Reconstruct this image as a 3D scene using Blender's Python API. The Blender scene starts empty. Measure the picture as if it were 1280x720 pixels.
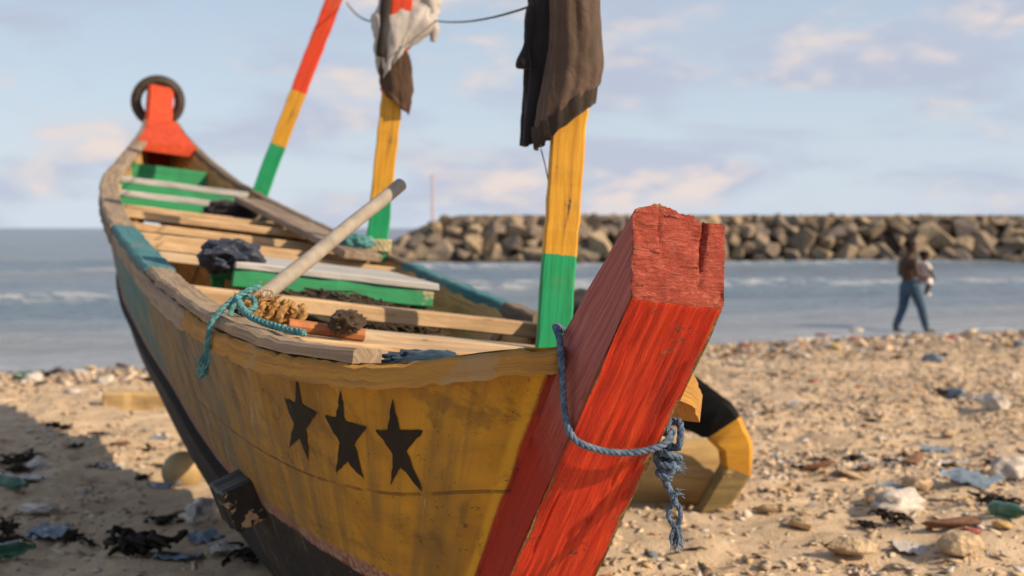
import bpy, bmesh, math, random
import numpy as np
from mathutils import Vector, Matrix, Euler, noise as mn

random.seed(7)
rng = np.random.default_rng(11)
R = math.radians
scene = bpy.context.scene
C = scene.collection

# ------------------------------------------------------------------ camera
CH = 1.5                      # eye height above the sand by the bow
cam_d = bpy.data.cameras.new('camera')
cam = bpy.data.objects.new('camera', cam_d); C.objects.link(cam)
cam.location = (0, 0, CH); cam.rotation_euler = (R(90), 0, 0)
cam_d.lens = 45; cam_d.sensor_width = 36; cam_d.shift_y = -0.0586
cam_d.clip_start = 0.05; cam_d.clip_end = 20000
cam_d.dof.use_dof = True; cam_d.dof.focus_distance = 3.05; cam_d.dof.aperture_fstop = 3.2
scene.camera = cam

# ------------------------------------------------------------------ sky, sun, exposure
SUN_EL, SUN_PHI = 30.5, 22.0       # elevation; degrees behind the camera plane, from the right
sun_dir = Vector((math.cos(R(SUN_EL)) * math.cos(R(SUN_PHI)), -math.cos(R(SUN_EL)) * math.sin(R(SUN_PHI)), math.sin(R(SUN_EL))))
sl = bpy.data.lights.new('sun', 'SUN'); sl.energy = 5.0; sl.angle = R(0.6); sl.color = (1.0, 0.77, 0.53)
so = bpy.data.objects.new('sun', sl); C.objects.link(so)
so.location = (20, -12, 12); so.rotation_euler = sun_dir.to_track_quat('Z', 'Y').to_euler()

world = bpy.data.worlds.new('World'); scene.world = world; world.use_nodes = True
wt = world.node_tree; wt.nodes.clear()


class NT:
    """small helper for node trees"""
    def __init__(self, tree): self.t = tree; self.n = tree.nodes; self.l = tree.links
    def new(self, typ, **kw):
        n = self.n.new(typ)
        for k, v in kw.items(): setattr(n, k, v)
        return n
    def put(self, sock, v):
        if hasattr(v, 'is_output'): self.l.new(v, sock)
        elif v is not None: sock.default_value = v
    def coord(self, which='Object'): return self.new('ShaderNodeTexCoord').outputs[which]
    def scale(self, vec, s, rot=(0, 0, 0), loc=(0, 0, 0)):
        m = self.new('ShaderNodeMapping'); self.l.new(vec, m.inputs['Vector'])
        m.inputs['Scale'].default_value = s; m.inputs['Rotation'].default_value = rot; m.inputs['Location'].default_value = loc
        return m.outputs[0]
    def noise(self, vec, scale, detail=4, rough=0.55, dist=0.0, out='Fac'):
        n = self.new('ShaderNodeTexNoise'); self.l.new(vec, n.inputs['Vector'])
        n.inputs['Scale'].default_value = scale; n.inputs['Detail'].default_value = detail
        n.inputs['Roughness'].default_value = rough; n.inputs['Distortion'].default_value = dist
        return n.outputs[out]
    def voro(self, vec, scale, feature='F1'):
        n = self.new('ShaderNodeTexVoronoi', feature=feature); self.l.new(vec, n.inputs['Vector'])
        n.inputs['Scale'].default_value = scale
        return n.outputs['Distance']
    def math(self, op, a, b=0.0, c=None, clamp=False):
        n = self.new('ShaderNodeMath', operation=op, use_clamp=clamp)
        self.put(n.inputs[0], a); self.put(n.inputs[1], b)
        if c is not None: self.put(n.inputs[2], c)
        return n.outputs[0]
    def smooth(self, v, lo, hi):
        n = self.new('ShaderNodeMapRange', interpolation_type='SMOOTHSTEP')
        self.put(n.inputs['Value'], v); n.inputs['From Min'].default_value = lo; n.inputs['From Max'].default_value = hi
        return n.outputs[0]
    def ramp(self, fac, stops):
        n = self.new('ShaderNodeValToRGB'); self.l.new(fac, n.inputs[0])
        e = n.color_ramp.elements
        while len(e) < len(stops): e.new(0.5)
        for i, (p, c) in enumerate(stops):
            e[i].position = p; e[i].color = (*c, 1)
        return n.outputs[0]
    def mix(self, fac, a, b, mode='MIX'):
        n = self.new('ShaderNodeMix', data_type='RGBA', blend_type=mode)
        self.put(n.inputs[0], fac)
        for i, v in ((6, a), (7, b)):
            if isinstance(v, tuple): n.inputs[i].default_value = (*v[:3], 1)
            else: self.l.new(v, n.inputs[i])
        return n.outputs[2]
    def sep(self, vec):
        n = self.new('ShaderNodeSeparateXYZ'); self.l.new(vec, n.inputs[0]); return n.outputs
    def bump(self, h, strength=0.5, dist=0.01, normal=None):
        n = self.new('ShaderNodeBump'); self.l.new(h, n.inputs['Height'])
        n.inputs['Strength'].default_value = strength; n.inputs['Distance'].default_value = dist
        if normal is not None: self.l.new(normal, n.inputs['Normal'])
        return n.outputs[0]


w = NT(wt)
sky = w.new('ShaderNodeTexSky', sky_type='NISHITA', sun_disc=False)
sky.sun_elevation = R(SUN_EL); sky.sun_rotation = math.atan2(sun_dir.x, sun_dir.y)
sky.air_density = 1.0; sky.dust_density = 0.6; sky.ozone_density = 1.6
gen = w.coord('Generated')
v1 = w.scale(gen, (5, 5, 17)); v2 = w.scale(gen, (8, 8, 19), loc=(3.1, 1.7, 0.4))
cl = w.noise(v1, 1.0, 5, 0.55, 0.25)
puff = w.noise(v2, 1.0, 4, 0.55, 0.2)
cover = w.smooth(cl, 0.42, 0.62)
peach = w.math('MULTIPLY', w.smooth(puff, 0.50, 0.66), w.smooth(cl, 0.42, 0.58))
elev = w.math('MAXIMUM', w.sep(gen)[2], 0.0)
veil = w.math('MULTIPLY', w.math('POWER', 2.718, w.math('MULTIPLY', elev, -2.6)), 0.86)   # haze thins with height, as the air path shortens
skyc = w.mix(veil, sky.outputs[0], (6.55, 7.45, 8.75))
skyc = w.mix(w.math('MULTIPLY', cover, 0.80), skyc, (4.9, 5.3, 6.6))
skyc = w.mix(w.math('MULTIPLY', peach, 0.88), skyc, (8.6, 7.35, 6.7))
bg = w.new('ShaderNodeBackground'); w.l.new(skyc, bg.inputs[0]); bg.inputs[1].default_value = 0.084
wo = w.new('ShaderNodeOutputWorld'); w.l.new(bg.outputs[0], wo.inputs[0])

scene.view_settings.view_transform = 'Standard'; scene.view_settings.look = 'None'
scene.view_settings.exposure = 0.28; scene.view_settings.gamma = 1.0
scene.view_settings.use_curve_mapping = False
scene.render.engine = 'CYCLES'
scene.render.resolution_x = 1024; scene.render.resolution_y = 576

# ------------------------------------------------------------------ generic helpers
FPX = 1600.0
def at(px, py, Y):            # point at distance Y whose bearing was read from the photograph
    return Vector(((px - 640) / FPX * Y, Y, CH - (py - 285) / FPX * Y))

def tag(o, label=None, cat=None, group=None, kind=None):
    if label: o['label'] = label
    if cat: o['category'] = cat
    if group: o['group'] = group
    if kind: o['kind'] = kind
    return o

def link(name, me, parent=None, mat=None, smooth=False):
    o = bpy.data.objects.new(name, me); C.objects.link(o)
    if parent is not None: o.parent = parent
    if mat is not None:
        for m in (mat if isinstance(mat, (list, tuple)) else [mat]): me.materials.append(m)
    if smooth: me.polygons.foreach_set('use_smooth', [True] * len(me.polygons))
    return o

def mesh(name, verts, faces):
    me = bpy.data.meshes.new(name); me.from_pydata([tuple(v) for v in verts], [], faces); me.update(); return me

def bm_mesh(name, bm):
    me = bpy.data.meshes.new(name); bmesh.ops.recalc_face_normals(bm, faces=bm.faces); bm.to_mesh(me); bm.free(); return me

def empty(name, loc=(0, 0, 0), rot=(0, 0, 0)):
    o = bpy.data.objects.new(name, None); C.objects.link(o); o.location = loc; o.rotation_euler = rot; return o

def autosmooth(o, ang=40):
    me = o.data
    me.polygons.foreach_set('use_smooth', [True] * len(me.polygons))
    me.set_sharp_from_angle(angle=R(ang))

def curve1(knots):
    xs = np.array([k[0] for k in knots], float); ys = np.array([k[1] for k in knots], float)
    m = np.gradient(ys, xs)
    def g(x):
        x = np.clip(np.asarray(x, float), xs[0], xs[-1]); i = np.clip(np.searchsorted(xs, x) - 1, 0, len(xs) - 2)
        h = xs[i + 1] - xs[i]; t = (x - xs[i]) / h
        return ((2*t**3 - 3*t**2 + 1) * ys[i] + (t**3 - 2*t**2 + t) * h * m[i]
                + (-2*t**3 + 3*t**2) * ys[i + 1] + (t**3 - t**2) * h * m[i + 1])
    return g

def _hash(ix, iy, seed):
    h = (ix.astype(np.int64) * 374761393 + iy.astype(np.int64) * 668265263 + seed * 144269504) & 0x7fffffff
    h = ((h ^ (h >> 13)) * 1274126177) & 0x7fffffff
    return ((h ^ (h >> 16)) & 0xffff) / 65535.0

def vnoise(x, y, seed=0):
    ix = np.floor(x); iy = np.floor(y); fx = x - ix; fy = y - iy
    fx = fx*fx*(3 - 2*fx); fy = fy*fy*(3 - 2*fy)
    a = _hash(ix, iy, seed); b = _hash(ix + 1, iy, seed); c = _hash(ix, iy + 1, seed); d = _hash(ix + 1, iy + 1, seed)
    return (a*(1-fx) + b*fx)*(1-fy) + (c*(1-fx) + d*fx)*fy - 0.5

def vn1(x, y, seed): return mn.noise(Vector((x, y, seed*7.31)))*.62

def catmull(pts, n=8, closed=False):
    P = [Vector(p) for p in pts]; out = []
    k = len(P); segs = k if closed else k - 1
    for i in range(segs):
        if closed: a, b, c, d = P[(i-1) % k], P[i], P[(i+1) % k], P[(i+2) % k]
        else: a, b, c, d = P[max(i-1, 0)], P[i], P[i+1], P[min(i+2, k-1)]
        for j in range(n):
            t = j / n
            out.append(0.5*((2*b) + (c-a)*t + (2*a-5*b+4*c-d)*t*t + (3*b-a-3*c+d)*t**3))
    if not closed: out.append(P[-1].copy())
    return out

def frames(path):
    T = []; n = len(path)
    for i in range(n):
        d = path[min(i+1, n-1)] - path[max(i-1, 0)]
        T.append(d.normalized() if d.length > 1e-9 else Vector((0, 0, 1)))
    up = Vector((0, 0, 1)) if abs(T[0].z) < 0.9 else Vector((1, 0, 0))
    N = [(up - T[0]*up.dot(T[0])).normalized()]
    for i in range(1, n):
        v = N[-1] - T[i]*N[-1].dot(T[i]); N.append(v.normalized() if v.length > 1e-6 else N[-1])
    return T, N, [T[i].cross(N[i]) for i in range(n)]

def tube(V, F, path, rad, seg=8, cap=True):
    T, N, Bn = frames(path); base = len(V); n = len(path)
    for i, p in enumerate(path):
        r = rad(i/(n-1)) if callable(rad) else rad
        for k in range(seg):
            a = 2*math.pi*k/seg
            V.append(p + N[i]*(math.cos(a)*r) + Bn[i]*(math.sin(a)*r))
    for i in range(n-1):
        for k in range(seg):
            F.append((base+i*seg+k, base+i*seg+(k+1) % seg, base+(i+1)*seg+(k+1) % seg, base+(i+1)*seg+k))
    if cap:
        F.append(tuple(base+k for k in range(seg))[::-1]); F.append(tuple(base+(n-1)*seg+k for k in range(seg)))

def rope_strands(V, F, path, rad, pitch=None, seg=5, strands=3):
    pitch = pitch or rad*7
    dense = []
    for i in range(len(path)-1):
        L = (path[i+1]-path[i]).length; m = max(1, int(L/(pitch/8)))
        for j in range(m): dense.append(path[i].lerp(path[i+1], j/m))
    dense.append(path[-1])
    T, N, Bn = frames(dense); acc = 0
    ang = [0]
    for i in range(1, len(dense)):
        acc += (dense[i]-dense[i-1]).length; ang.append(acc/pitch*2*math.pi)
    for k in range(strands):
        sub = []
        for i, p in enumerate(dense):
            a = ang[i] + 2*math.pi*k/strands
            sub.append(p + (N[i]*math.cos(a) + Bn[i]*math.sin(a))*rad*0.5)
        tube(V, F, sub, rad*0.56, seg)

def plank_mesh(name, L, W, T, seg=10, jit=0.004, bev=0.006, seed=0, taper=None, sag=0.0):
    """board along X, width Y, thickness Z, edges a little worn"""
    r = random.Random(seed); bm = bmesh.new(); rings = []
    for i in range(seg+1):
        x = -L/2 + L*i/seg
        if 0 < i < seg: x += r.uniform(-.2, .2)*L/seg
        wf = 1.0 if taper is None else taper(i/seg)
        dy = r.uniform(-jit, jit); dz = r.uniform(-jit, jit)*0.5 - sag*math.sin(math.pi*i/seg)
        ex = r.uniform(-jit, jit) if i in (0, seg) else 0
        ring = [bm.verts.new((x + ex*r.uniform(.5, 2), sy*W/2*wf + dy + r.uniform(-jit, jit)*.5, sz*T/2 + dz)) for sy, sz in ((-1, -1), (1, -1), (1, 1), (-1, 1))]
        rings.append(ring)
    for a, b in zip(rings[:-1], rings[1:]):
        for k in range(4): bm.faces.new((a[k], a[(k+1) % 4], b[(k+1) % 4], b[k]))
    bm.faces.new(rings[0][::-1]); bm.faces.new(rings[-1])
    bmesh.ops.recalc_face_normals(bm, faces=bm.faces)
    if bev:
        bmesh.ops.bevel(bm, geom=[e for e in bm.edges if e.calc_face_angle(0) > 0.9], offset=bev, segments=1, affect='EDGES')
    return bm_mesh(name, bm)

def hull_rock(seed, n=18, flat=(1, 1, 1), bev=0.05):
    r = random.Random(seed); bm = bmesh.new()
    for _ in range(n):
        v = Vector((r.gauss(0, 1), r.gauss(0, 1), r.gauss(0, 1))).normalized()*r.uniform(.78, 1.0)
        bm.verts.new((v.x*flat[0], v.y*flat[1], v.z*flat[2]))
    res = bmesh.ops.convex_hull(bm, input=bm.verts)
    junk = [e for e in set(res['geom_interior'] + res['geom_unused']) if isinstance(e, bmesh.types.BMVert)]
    if junk: bmesh.ops.delete(bm, geom=junk, context='VERTS')
    bmesh.ops.dissolve_limit(bm, angle_limit=R(12), verts=bm.verts, edges=bm.edges)
    if bev: bmesh.ops.bevel(bm, geom=list(bm.edges), offset=bev, segments=2, affect='EDGES', profile=0.6)
    return bm_mesh('rock', bm)

# ------------------------------------------------------------------ materials
MATS = {}
def material(name, rough=0.75, spec=0.3):
    m = bpy.data.materials.new(name); m.use_nodes = True
    t = NT(m.node_tree); b = t.n['Principled BSDF']
    b.inputs['Roughness'].default_value = rough
    b.inputs['Specular IOR Level'].default_value = spec
    MATS[name] = m
    return m, t, b

def wear_mat(name, base, dark, worn, axis='X', wear=0.60, rough=0.7, grime=0.5, gscale=1.0, bump=0.5, band=None):
    """paint or bare timber: grain along one axis, chipped places showing `worn`, dirt"""
    m, t, b = material(name, rough)
    co = t.coord('Object')
    st = {'X': (2, 22, 22), 'Y': (22, 2, 22), 'Z': (22, 22, 2)}[axis]
    st = tuple(x*gscale for x in st)
    grain = t.noise(t.scale(co, st), 1.0, 6, 0.65, 0.6)
    big = t.noise(co, 3.2*gscale, 5, 0.6, 0.3)
    fine = t.noise(co, 46*gscale, 3, 0.6)
    col = t.mix(t.smooth(grain, 0.35, 0.68), base, dark)
    col = t.mix(t.math('MULTIPLY', t.smooth(big, 0.45, 0.75), grime), col, dark)
    chip = t.math('ADD', t.math('MULTIPLY', grain, 0.55), t.math('MULTIPLY', big, 0.45))
    chip = t.math('ADD', chip, t.math('MULTIPLY', t.math('SUBTRACT', fine, .5), .12))
    cm = t.smooth(chip, wear, wear+0.035)
    col = t.mix(cm, col, worn)
    t.l.new(col, b.inputs['Base Color'])
    h = t.math('ADD', t.math('MULTIPLY', grain, 0.8), t.math('MULTIPLY', fine, 0.25))
    h = t.math('SUBTRACT', h, t.math('MULTIPLY', cm, 0.4))
    t.l.new(t.bump(h, bump, 0.006), b.inputs['Normal'])
    return m

M_tan = wear_mat('tan_timber', (.53, .385, .225), (.33, .215, .115), (.20, .135, .08), 'X', .615)
M_tan2 = wear_mat('pale_timber', (.56, .45, .31), (.36, .26, .16), (.22, .16, .10), 'X', .62)
M_grey = wear_mat('weathered_timber', (.30, .235, .17), (.15, .11, .08), (.40, .31, .2), 'X', .66, bump=.8)
M_green = wear_mat('green_paint', (.03, .30, .12), (.03, .20, .09), (.42, .34, .22), 'X', .565)
M_whitetop = wear_mat('pale_worn_paint', (.46, .47, .46), (.30, .30, .29), (.25, .19, .13), 'X', .64)
M_red = wear_mat('orange_red_paint', (.62, .075, .022), (.42, .05, .018), (.30, .18, .10), 'Y', .68)
M_black = wear_mat('black_paint', (.012, .012, .012), (.008, .008, .008), (.30, .21, .12), 'X', .70, .75)
M_black.node_tree.nodes['Principled BSDF'].inputs['Specular IOR Level'].default_value = .12
M_ytimber = wear_mat('yellow_paint', (.60, .31, .03), (.42, .2, .022), (.35, .25, .13), 'X', .66)
M_mud = wear_mat('muddy_timber', (.33, .24, .09), (.15, .11, .05), (.46, .33, .12), 'X', .6, grime=.7)

def pole_mat(name, L, b1, b2):
    """green, yellow and red bands brushed on by hand; x runs up the pole"""
    m, t, b = material(name, .5, .35)
    co = t.coord('Object'); x = t.sep(co)[0]
    grain = t.noise(t.scale(co, (2.5, 40, 40)), 1.0, 6, .65, .6); big = t.noise(co, 6, 5, .62, .4); fine = t.noise(co, 70, 4, .7)
    brush = t.noise(t.scale(co, (6, 70, 70)), 1.0, 3, .6)
    xe = t.math('ADD', x, t.math('ADD', t.math('MULTIPLY', t.math('SUBTRACT', brush, .5), .022), t.math('MULTIPLY', t.math('SUBTRACT', big, .5), .02)))
    g = t.mix(t.smooth(grain, .4, .7), (.012, .33, .13), (.010, .22, .09)); y = t.mix(t.smooth(grain, .4, .7), (.64, .34, .03), (.46, .22, .02)); r = t.mix(t.smooth(grain, .4, .7), (.66, .06, .016), (.50, .04, .014))
    col = t.mix(t.smooth(xe, b1-L/2-.002, b1-L/2+.002), g, y); col = t.mix(t.smooth(xe, b2-L/2-.002, b2-L/2+.002), col, r)
    col = t.mix(t.math('MULTIPLY', t.smooth(big, .52, .74), .28), col, (.20, .13, .06))
    chip = t.math('ADD', t.math('MULTIPLY', grain, .5), t.math('ADD', t.math('MULTIPLY', big, .3), t.math('MULTIPLY', fine, .2)))
    cm = t.smooth(chip, .595, .615); col = t.mix(cm, col, t.mix(t.smooth(fine, .4, .6), (.26, .17, .09), (.09, .06, .04)))
    t.l.new(col, b.inputs['Base Color'])
    t.l.new(t.bump(t.math('SUBTRACT', t.math('ADD', grain, t.math('MULTIPLY', brush, .4)), t.math('MULTIPLY', cm, .5)), .6, .005), b.inputs['Normal'])
    return m

def plain(name, col, rough=0.8, var=0.25, nscale=20, bump=0.2, spec=.3, trans=0.0, dist=.004):
    m, t, b = material(name, rough, spec)
    co = t.coord('Object'); n = t.noise(co, nscale, 4, .6)
    d = tuple(c*(1-var) for c in col); e = tuple(min(1, c*(1+var)) for c in col)
    t.l.new(t.ramp(n, [(.3, d), (.7, e)]), b.inputs['Base Color'])
    if bump: t.l.new(t.bump(n, bump, dist), b.inputs['Normal'])
    if trans: b.inputs['Transmission Weight'].default_value = trans
    return m

def rope_mat(name, col, dark):
    m, t, b = material(name, .8, .2)
    co = t.coord('Object'); n = t.noise(co, 60, 4, .7)
    t.l.new(t.ramp(n, [(.32, dark), (.66, col)]), b.inputs['Base Color'])
    t.l.new(t.bump(t.noise(co, 400, 2, .6), .5, .002), b.inputs['Normal'])
    return m
M_rblue = rope_mat('blue_rope', (.15, .21, .29), (.025, .055, .11))
M_rteal = rope_mat('teal_rope', (.13, .33, .33), (.03, .12, .14))
M_rtan = rope_mat('tan_rope', (.46, .28, .10), (.17, .09, .04))
M_rcream = rope_mat('cream_rope', (.55, .50, .33), (.30, .28, .16))

# hull paint: first uv = (metres along, height fraction), second uv = (above black line, behind red line)
def hull_mat():
    m, t, b = material('hull_paint', .62, .35)
    co = t.coord('Object')
    uv = t.new('ShaderNodeUVMap', uv_map='UVMap').outputs[0]; u2 = t.new('ShaderNodeUVMap', uv_map='lines').outputs[0]
    s, v, _ = t.sep(uv); ab, rd, _ = t.sep(u2)
    big = t.noise(co, 2.3, 6, .62, .4); mid = t.noise(co, 9, 5, .62, .3); fine = t.noise(co, 55, 4, .65)
    drip = t.noise(t.scale(uv, (13, 1.1, 1)), 1.0, 5, .6, .35)
    plank = t.noise(t.scale(uv, (1.2, 16, 1)), 1.0, 5, .6, .3)
    col = t.ramp(big, [(.28, (.21, .115, .018)), (.5, (.40, .215, .020)), (.72, (.58, .325, .026))])
    col = t.mix(t.math('MULTIPLY', t.smooth(drip, .42, .66), .7), col, (.16, .105, .035))
    col = t.mix(t.math('MULTIPLY', t.smooth(plank, .52, .75), .5), col, (.15, .09, .03))
    # old timber showing aft, where the paint is thin
    bare = t.math('MULTIPLY', t.smooth(s, .0, 1.5), t.smooth(t.math('ADD', t.math('MULTIPLY', big, .6), t.math('MULTIPLY', drip, .4)), .36, .55))
    col = t.mix(bare, col, t.mix(t.smooth(mid, .4, .6), (.20, .15, .085), (.13, .12, .085)))
    # teal repainted plank
    tm = t.math('MULTIPLY', t.smooth(s, 2.5, 3.2), t.math('SUBTRACT', 1, t.smooth(s, 4.9, 5.6)))
    tm = t.math('MULTIPLY', tm, t.smooth(t.math('ADD', t.math('MULTIPLY', drip, .5), t.math('MULTIPLY', mid, .5)), .36, .50))
    col = t.mix(tm, col, (.045, .17, .165))
    # bow end painted red with a clean yellow border
    edge = t.math('ADD', rd, t.math('MULTIPLY', t.math('SUBTRACT', mid, .5), .012))
    yb = t.math('MULTIPLY', t.smooth(edge, 0, .004), t.math('SUBTRACT', 1, t.smooth(edge, .010, .022)))
    col = t.mix(t.math('MULTIPLY', yb, .75), col, (.62, .37, .03))
    col = t.mix(t.math('SUBTRACT', 1, t.smooth(edge, -.003, .003)), col, t.mix(t.smooth(mid, .4, .7), (.33, .028, .014), (.22, .02, .012)))
    # pink primer band then black bottom
    line = t.math('ADD', ab, t.math('MULTIPLY', t.math('SUBTRACT', mid, .5), .05))
    pk = t.math('SUBTRACT', 1, t.smooth(line, .032, .046))
    pcol = t.mix(t.smooth(mid, .42, .58), (.26, .13, .095), t.mix(t.smooth(fine, .4, .6), (.21, .055, .025), (.30, .26, .22)))
    col = t.mix(pk, col, pcol)
    bl = t.math('SUBTRACT', 1, t.smooth(line, -.006, .006))
    bcol = t.mix(t.smooth(t.math('ADD', t.math('MULTIPLY', mid, .7), t.math('MULTIPLY', fine, .3)), .64, .67), (.016, .016, .017), (.30, .22, .15))
    col = t.mix(bl, col, bcol)
    # dirt specks, scuffs, pale scratches
    speck = t.math('MULTIPLY', t.smooth(fine, .60, .66), t.smooth(mid, .50, .62))
    col = t.mix(t.math('MULTIPLY', speck, .85), col, (.03, .022, .014))
    sc = t.noise(t.scale(uv, (30, 4.5, 1), rot=(0, 0, .35)), 1.0, 5, .7, 1.2)
    col = t.mix(t.math('MULTIPLY', t.smooth(sc, .70, .73), .7), col, (.52, .46, .36))
    seam_v = t.math('ADD', t.math('SUBTRACT', v, .660), t.math('MULTIPLY', t.math('SUBTRACT', t.noise(t.scale(uv, (5, .01, 1)), 1.0, 4, .6), .5), .012))
    seam = t.math('SUBTRACT', 1, t.smooth(t.math('ABSOLUTE', seam_v), .001, .006))
    seam = t.math('MULTIPLY', seam, t.smooth(mid, .40, .52))
    col = t.mix(t.math('MULTIPLY', seam, .55), col, (.05, .03, .014))
    stain = t.smooth(t.noise(t.scale(co, (4, 4, 3)), 1.0, 7, .7, .9), .51, .63)
    col = t.mix(t.math('MULTIPLY', stain, .5), col, (.095, .06, .022))
    scuff = t.smooth(t.noise(t.scale(uv, (9, 2.2, 1), loc=(.3, .7, 0)), 1.0, 7, .72, 1.0), .62, .66)
    col = t.mix(t.math('MULTIPLY', scuff, .6), col, (.40, .33, .22))
    nail = t.math('SUBTRACT', 1, t.smooth(t.voro(t.scale(uv, (7, 6, 1)), 1.0), .045, .10))
    nail = t.math('MULTIPLY', nail, t.smooth(mid, .47, .56))
    col = t.mix(t.math('MULTIPLY', nail, .9), col, (.035, .022, .012))
    t.l.new(col, b.inputs['Base Color'])
    h = t.math('ADD', t.math('MULTIPLY', plank, .5), t.math('ADD', t.math('MULTIPLY', mid, .5), t.math('MULTIPLY', fine, .22)))
    h = t.math('SUBTRACT', h, t.math('ADD', t.math('MULTIPLY', seam, .7), t.math('MULTIPLY', nail, .4)))
    t.l.new(t.bump(h, .75, .014), b.inputs['Normal'])
    t.l.new(t.ramp(mid, [(.3, (.5, .5, .5)), (.7, (.78, .78, .78))]), b.inputs['Roughness'])
    return m
M_hull = hull_mat()

def stem_mat():
    m, t, b = material('stem_red_paint', .5, .4)
    uv = t.new('ShaderNodeUVMap', uv_map='UVMap').outputs[0]     # x across, y along the timber, metres
    co = t.coord('Object')
    grain = t.noise(t.scale(uv, (95, 4.5, 1)), 1.0, 6, .68, 1.2)
    g2 = t.noise(t.scale(uv, (34, 2.4, 1)), 1.0, 5, .6, .8)
    big = t.noise(co, 7, 6, .62, .4); fine = t.noise(co, 80, 4, .7)
    col = t.ramp(g2, [(.3, (.34, .016, .008)), (.5, (.64, .036, .010)), (.75, (.76, .085, .020))])
    col = t.mix(t.smooth(grain, .60, .72), col, (.26, .016, .010))
    crack = t.smooth(t.noise(t.scale(uv, (26, 1.3, 1)), 1.0, 5, .65, 1.6), .68, .71)
    col = t.mix(t.math('MULTIPLY', crack, .75), col, (.10, .015, .012))
    chip = t.math('ADD', t.math('MULTIPLY', big, .62), t.math('MULTIPLY', fine, .38))
    cm = t.smooth(chip, .595, .615)
    col = t.mix(cm, col, t.mix(t.smooth(fine, .4, .6), (.46, .30, .13), (.20, .05, .03)))
    att = t.new('ShaderNodeAttribute', attribute_name='worn').outputs['Fac']
    wm = t.smooth(t.math('ADD', att, t.math('MULTIPLY', t.math('SUBTRACT', chip, .5), 2.4)), .55, .66)
    col = t.mix(wm, col, t.mix(t.smooth(fine, .4, .62), (.44, .29, .11), (.24, .12, .055)))
    t.l.new(col, b.inputs['Base Color'])
    h = t.math('ADD', t.math('MULTIPLY', grain, .75), t.math('MULTIPLY', g2, .6))
    h = t.math('SUBTRACT', h, t.math('MULTIPLY', t.math('ADD', crack, wm), .5))
    t.l.new(t.bump(h, 1.0, .013), b.inputs['Normal'])
    return m
def stem_end_mat():
    m, t, b = material('stem_end_grain', .75, .25)
    co = t.coord('Object')
    ring = t.noise(t.scale(co, (30, 30, 130), rot=(0, R(24), 0)), 1.0, 7, .72, 1.2)
    big = t.noise(co, 13, 6, .65, .5); fine = t.noise(co, 95, 4, .7)
    col = t.ramp(ring, [(.3, (.17, .03, .022)), (.5, (.38, .07, .045)), (.75, (.50, .17, .12))])
    crack = t.math('SUBTRACT', 1, t.smooth(t.noise(t.scale(co, (9, 3, 34), rot=(0, R(-28), 0)), 1.0, 5, .7, 1.5), .64, .67))
    col = t.mix(crack, (.09, .03, .02), col)
    col = t.mix(t.smooth(t.math('ADD', t.math('MULTIPLY', big, .6), t.math('MULTIPLY', fine, .4)), .57, .60), col, (.33, .21, .11))
    t.l.new(col, b.inputs['Base Color'])
    h = t.math('ADD', t.math('MULTIPLY', ring, .9), t.math('ADD', t.math('MULTIPLY', fine, .35), t.math('MULTIPLY', crack, .8)))
    t.l.new(t.bump(h, 1.0, .010), b.inputs['Normal'])
    return m
def stem_side_mat():
    m, t, b = material('stem_shaded_side', .7, .3)  # darker copy of the stem red, the side's shade put into the colour
    uv = t.new('ShaderNodeUVMap', uv_map='UVMap').outputs[0]; co = t.coord('Object')
    grain = t.noise(t.scale(uv, (60, 3, 1)), 1.0, 6, .68, 1.0); big = t.noise(co, 8, 5, .6, .4); fine = t.noise(co, 80, 4, .7)
    y = t.sep(uv)[1]
    bounce = t.smooth(t.math('ADD', y, t.math('MULTIPLY', big, .25)), 1.28, 1.52)   # pinkish sky bounce painted on the head, shaded red below
    col = t.mix(bounce, (.34, .026, .014), t.mix(t.smooth(grain, .38, .62), (.40, .14, .12), (.27, .075, .065)))
    col = t.mix(t.smooth(t.math('ADD', t.math('MULTIPLY', big, .6), t.math('MULTIPLY', fine, .4)), .61, .65), col, (.10, .035, .03))
    t.l.new(col, b.inputs['Base Color'])
    t.l.new(t.bump(grain, .7, .006), b.inputs['Normal'])
    return m
M_stem, M_stem_end, M_stem_side = stem_mat(), stem_end_mat(), stem_side_mat()

def rail_mat(name, top, dark, worn):
    m, t, b = material(name, .78, .25)
    uv = t.new('ShaderNodeUVMap', uv_map='UVMap').outputs[0]; co = t.coord('Object')
    grain = t.noise(t.scale(uv, (2.2, 34, 1)), 1.0, 6, .68, .8); big = t.noise(co, 5, 5, .6, .4); fine = t.noise(co, 70, 4, .7)
    col = t.mix(t.smooth(grain, .38, .66), top, dark)
    cm = t.smooth(t.math('ADD', t.math('MULTIPLY', big, .7), t.math('MULTIPLY', fine, .3)), .56, .62)
    col = t.mix(t.math('MULTIPLY', cm, .8), col, worn)
    cr = t.smooth(t.noise(t.scale(uv, (.9, 17, 1)), 1.0, 5, .6, 1.6), .66, .69)
    col = t.mix(t.math('MULTIPLY', cr, .8), col, (.05, .035, .025))
    t.l.new(col, b.inputs['Base Color'])
    h = t.math('SUBTRACT', t.math('ADD', grain, t.math('MULTIPLY', fine, .3)), cr)
    t.l.new(t.bump(h, .85, .008), b.inputs['Normal'])
    return m
M_rail = rail_mat('rail_grey_timber', (.33, .26, .185), (.19, .145, .10), (.40, .29, .16))
M_railbow = rail_mat('rail_ochre_timber', (.44, .24, .055), (.28, .15, .045), (.36, .25, .13))
M_railteal = rail_mat('rail_teal_paint', (.06, .20, .23), (.045, .14, .16), (.22, .22, .2))
M_raildark = rail_mat('rail_dark_timber', (.20, .155, .11), (.11, .085, .06), (.28, .20, .12))
M_inner = rail_mat('inner_hull_timber', (.52, .33, .13), (.34, .2, .08), (.24, .15, .08))
M_innergreen = rail_mat('inner_hull_green', (.05, .17, .09), (.03, .10, .06), (.22, .17, .09))

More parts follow.
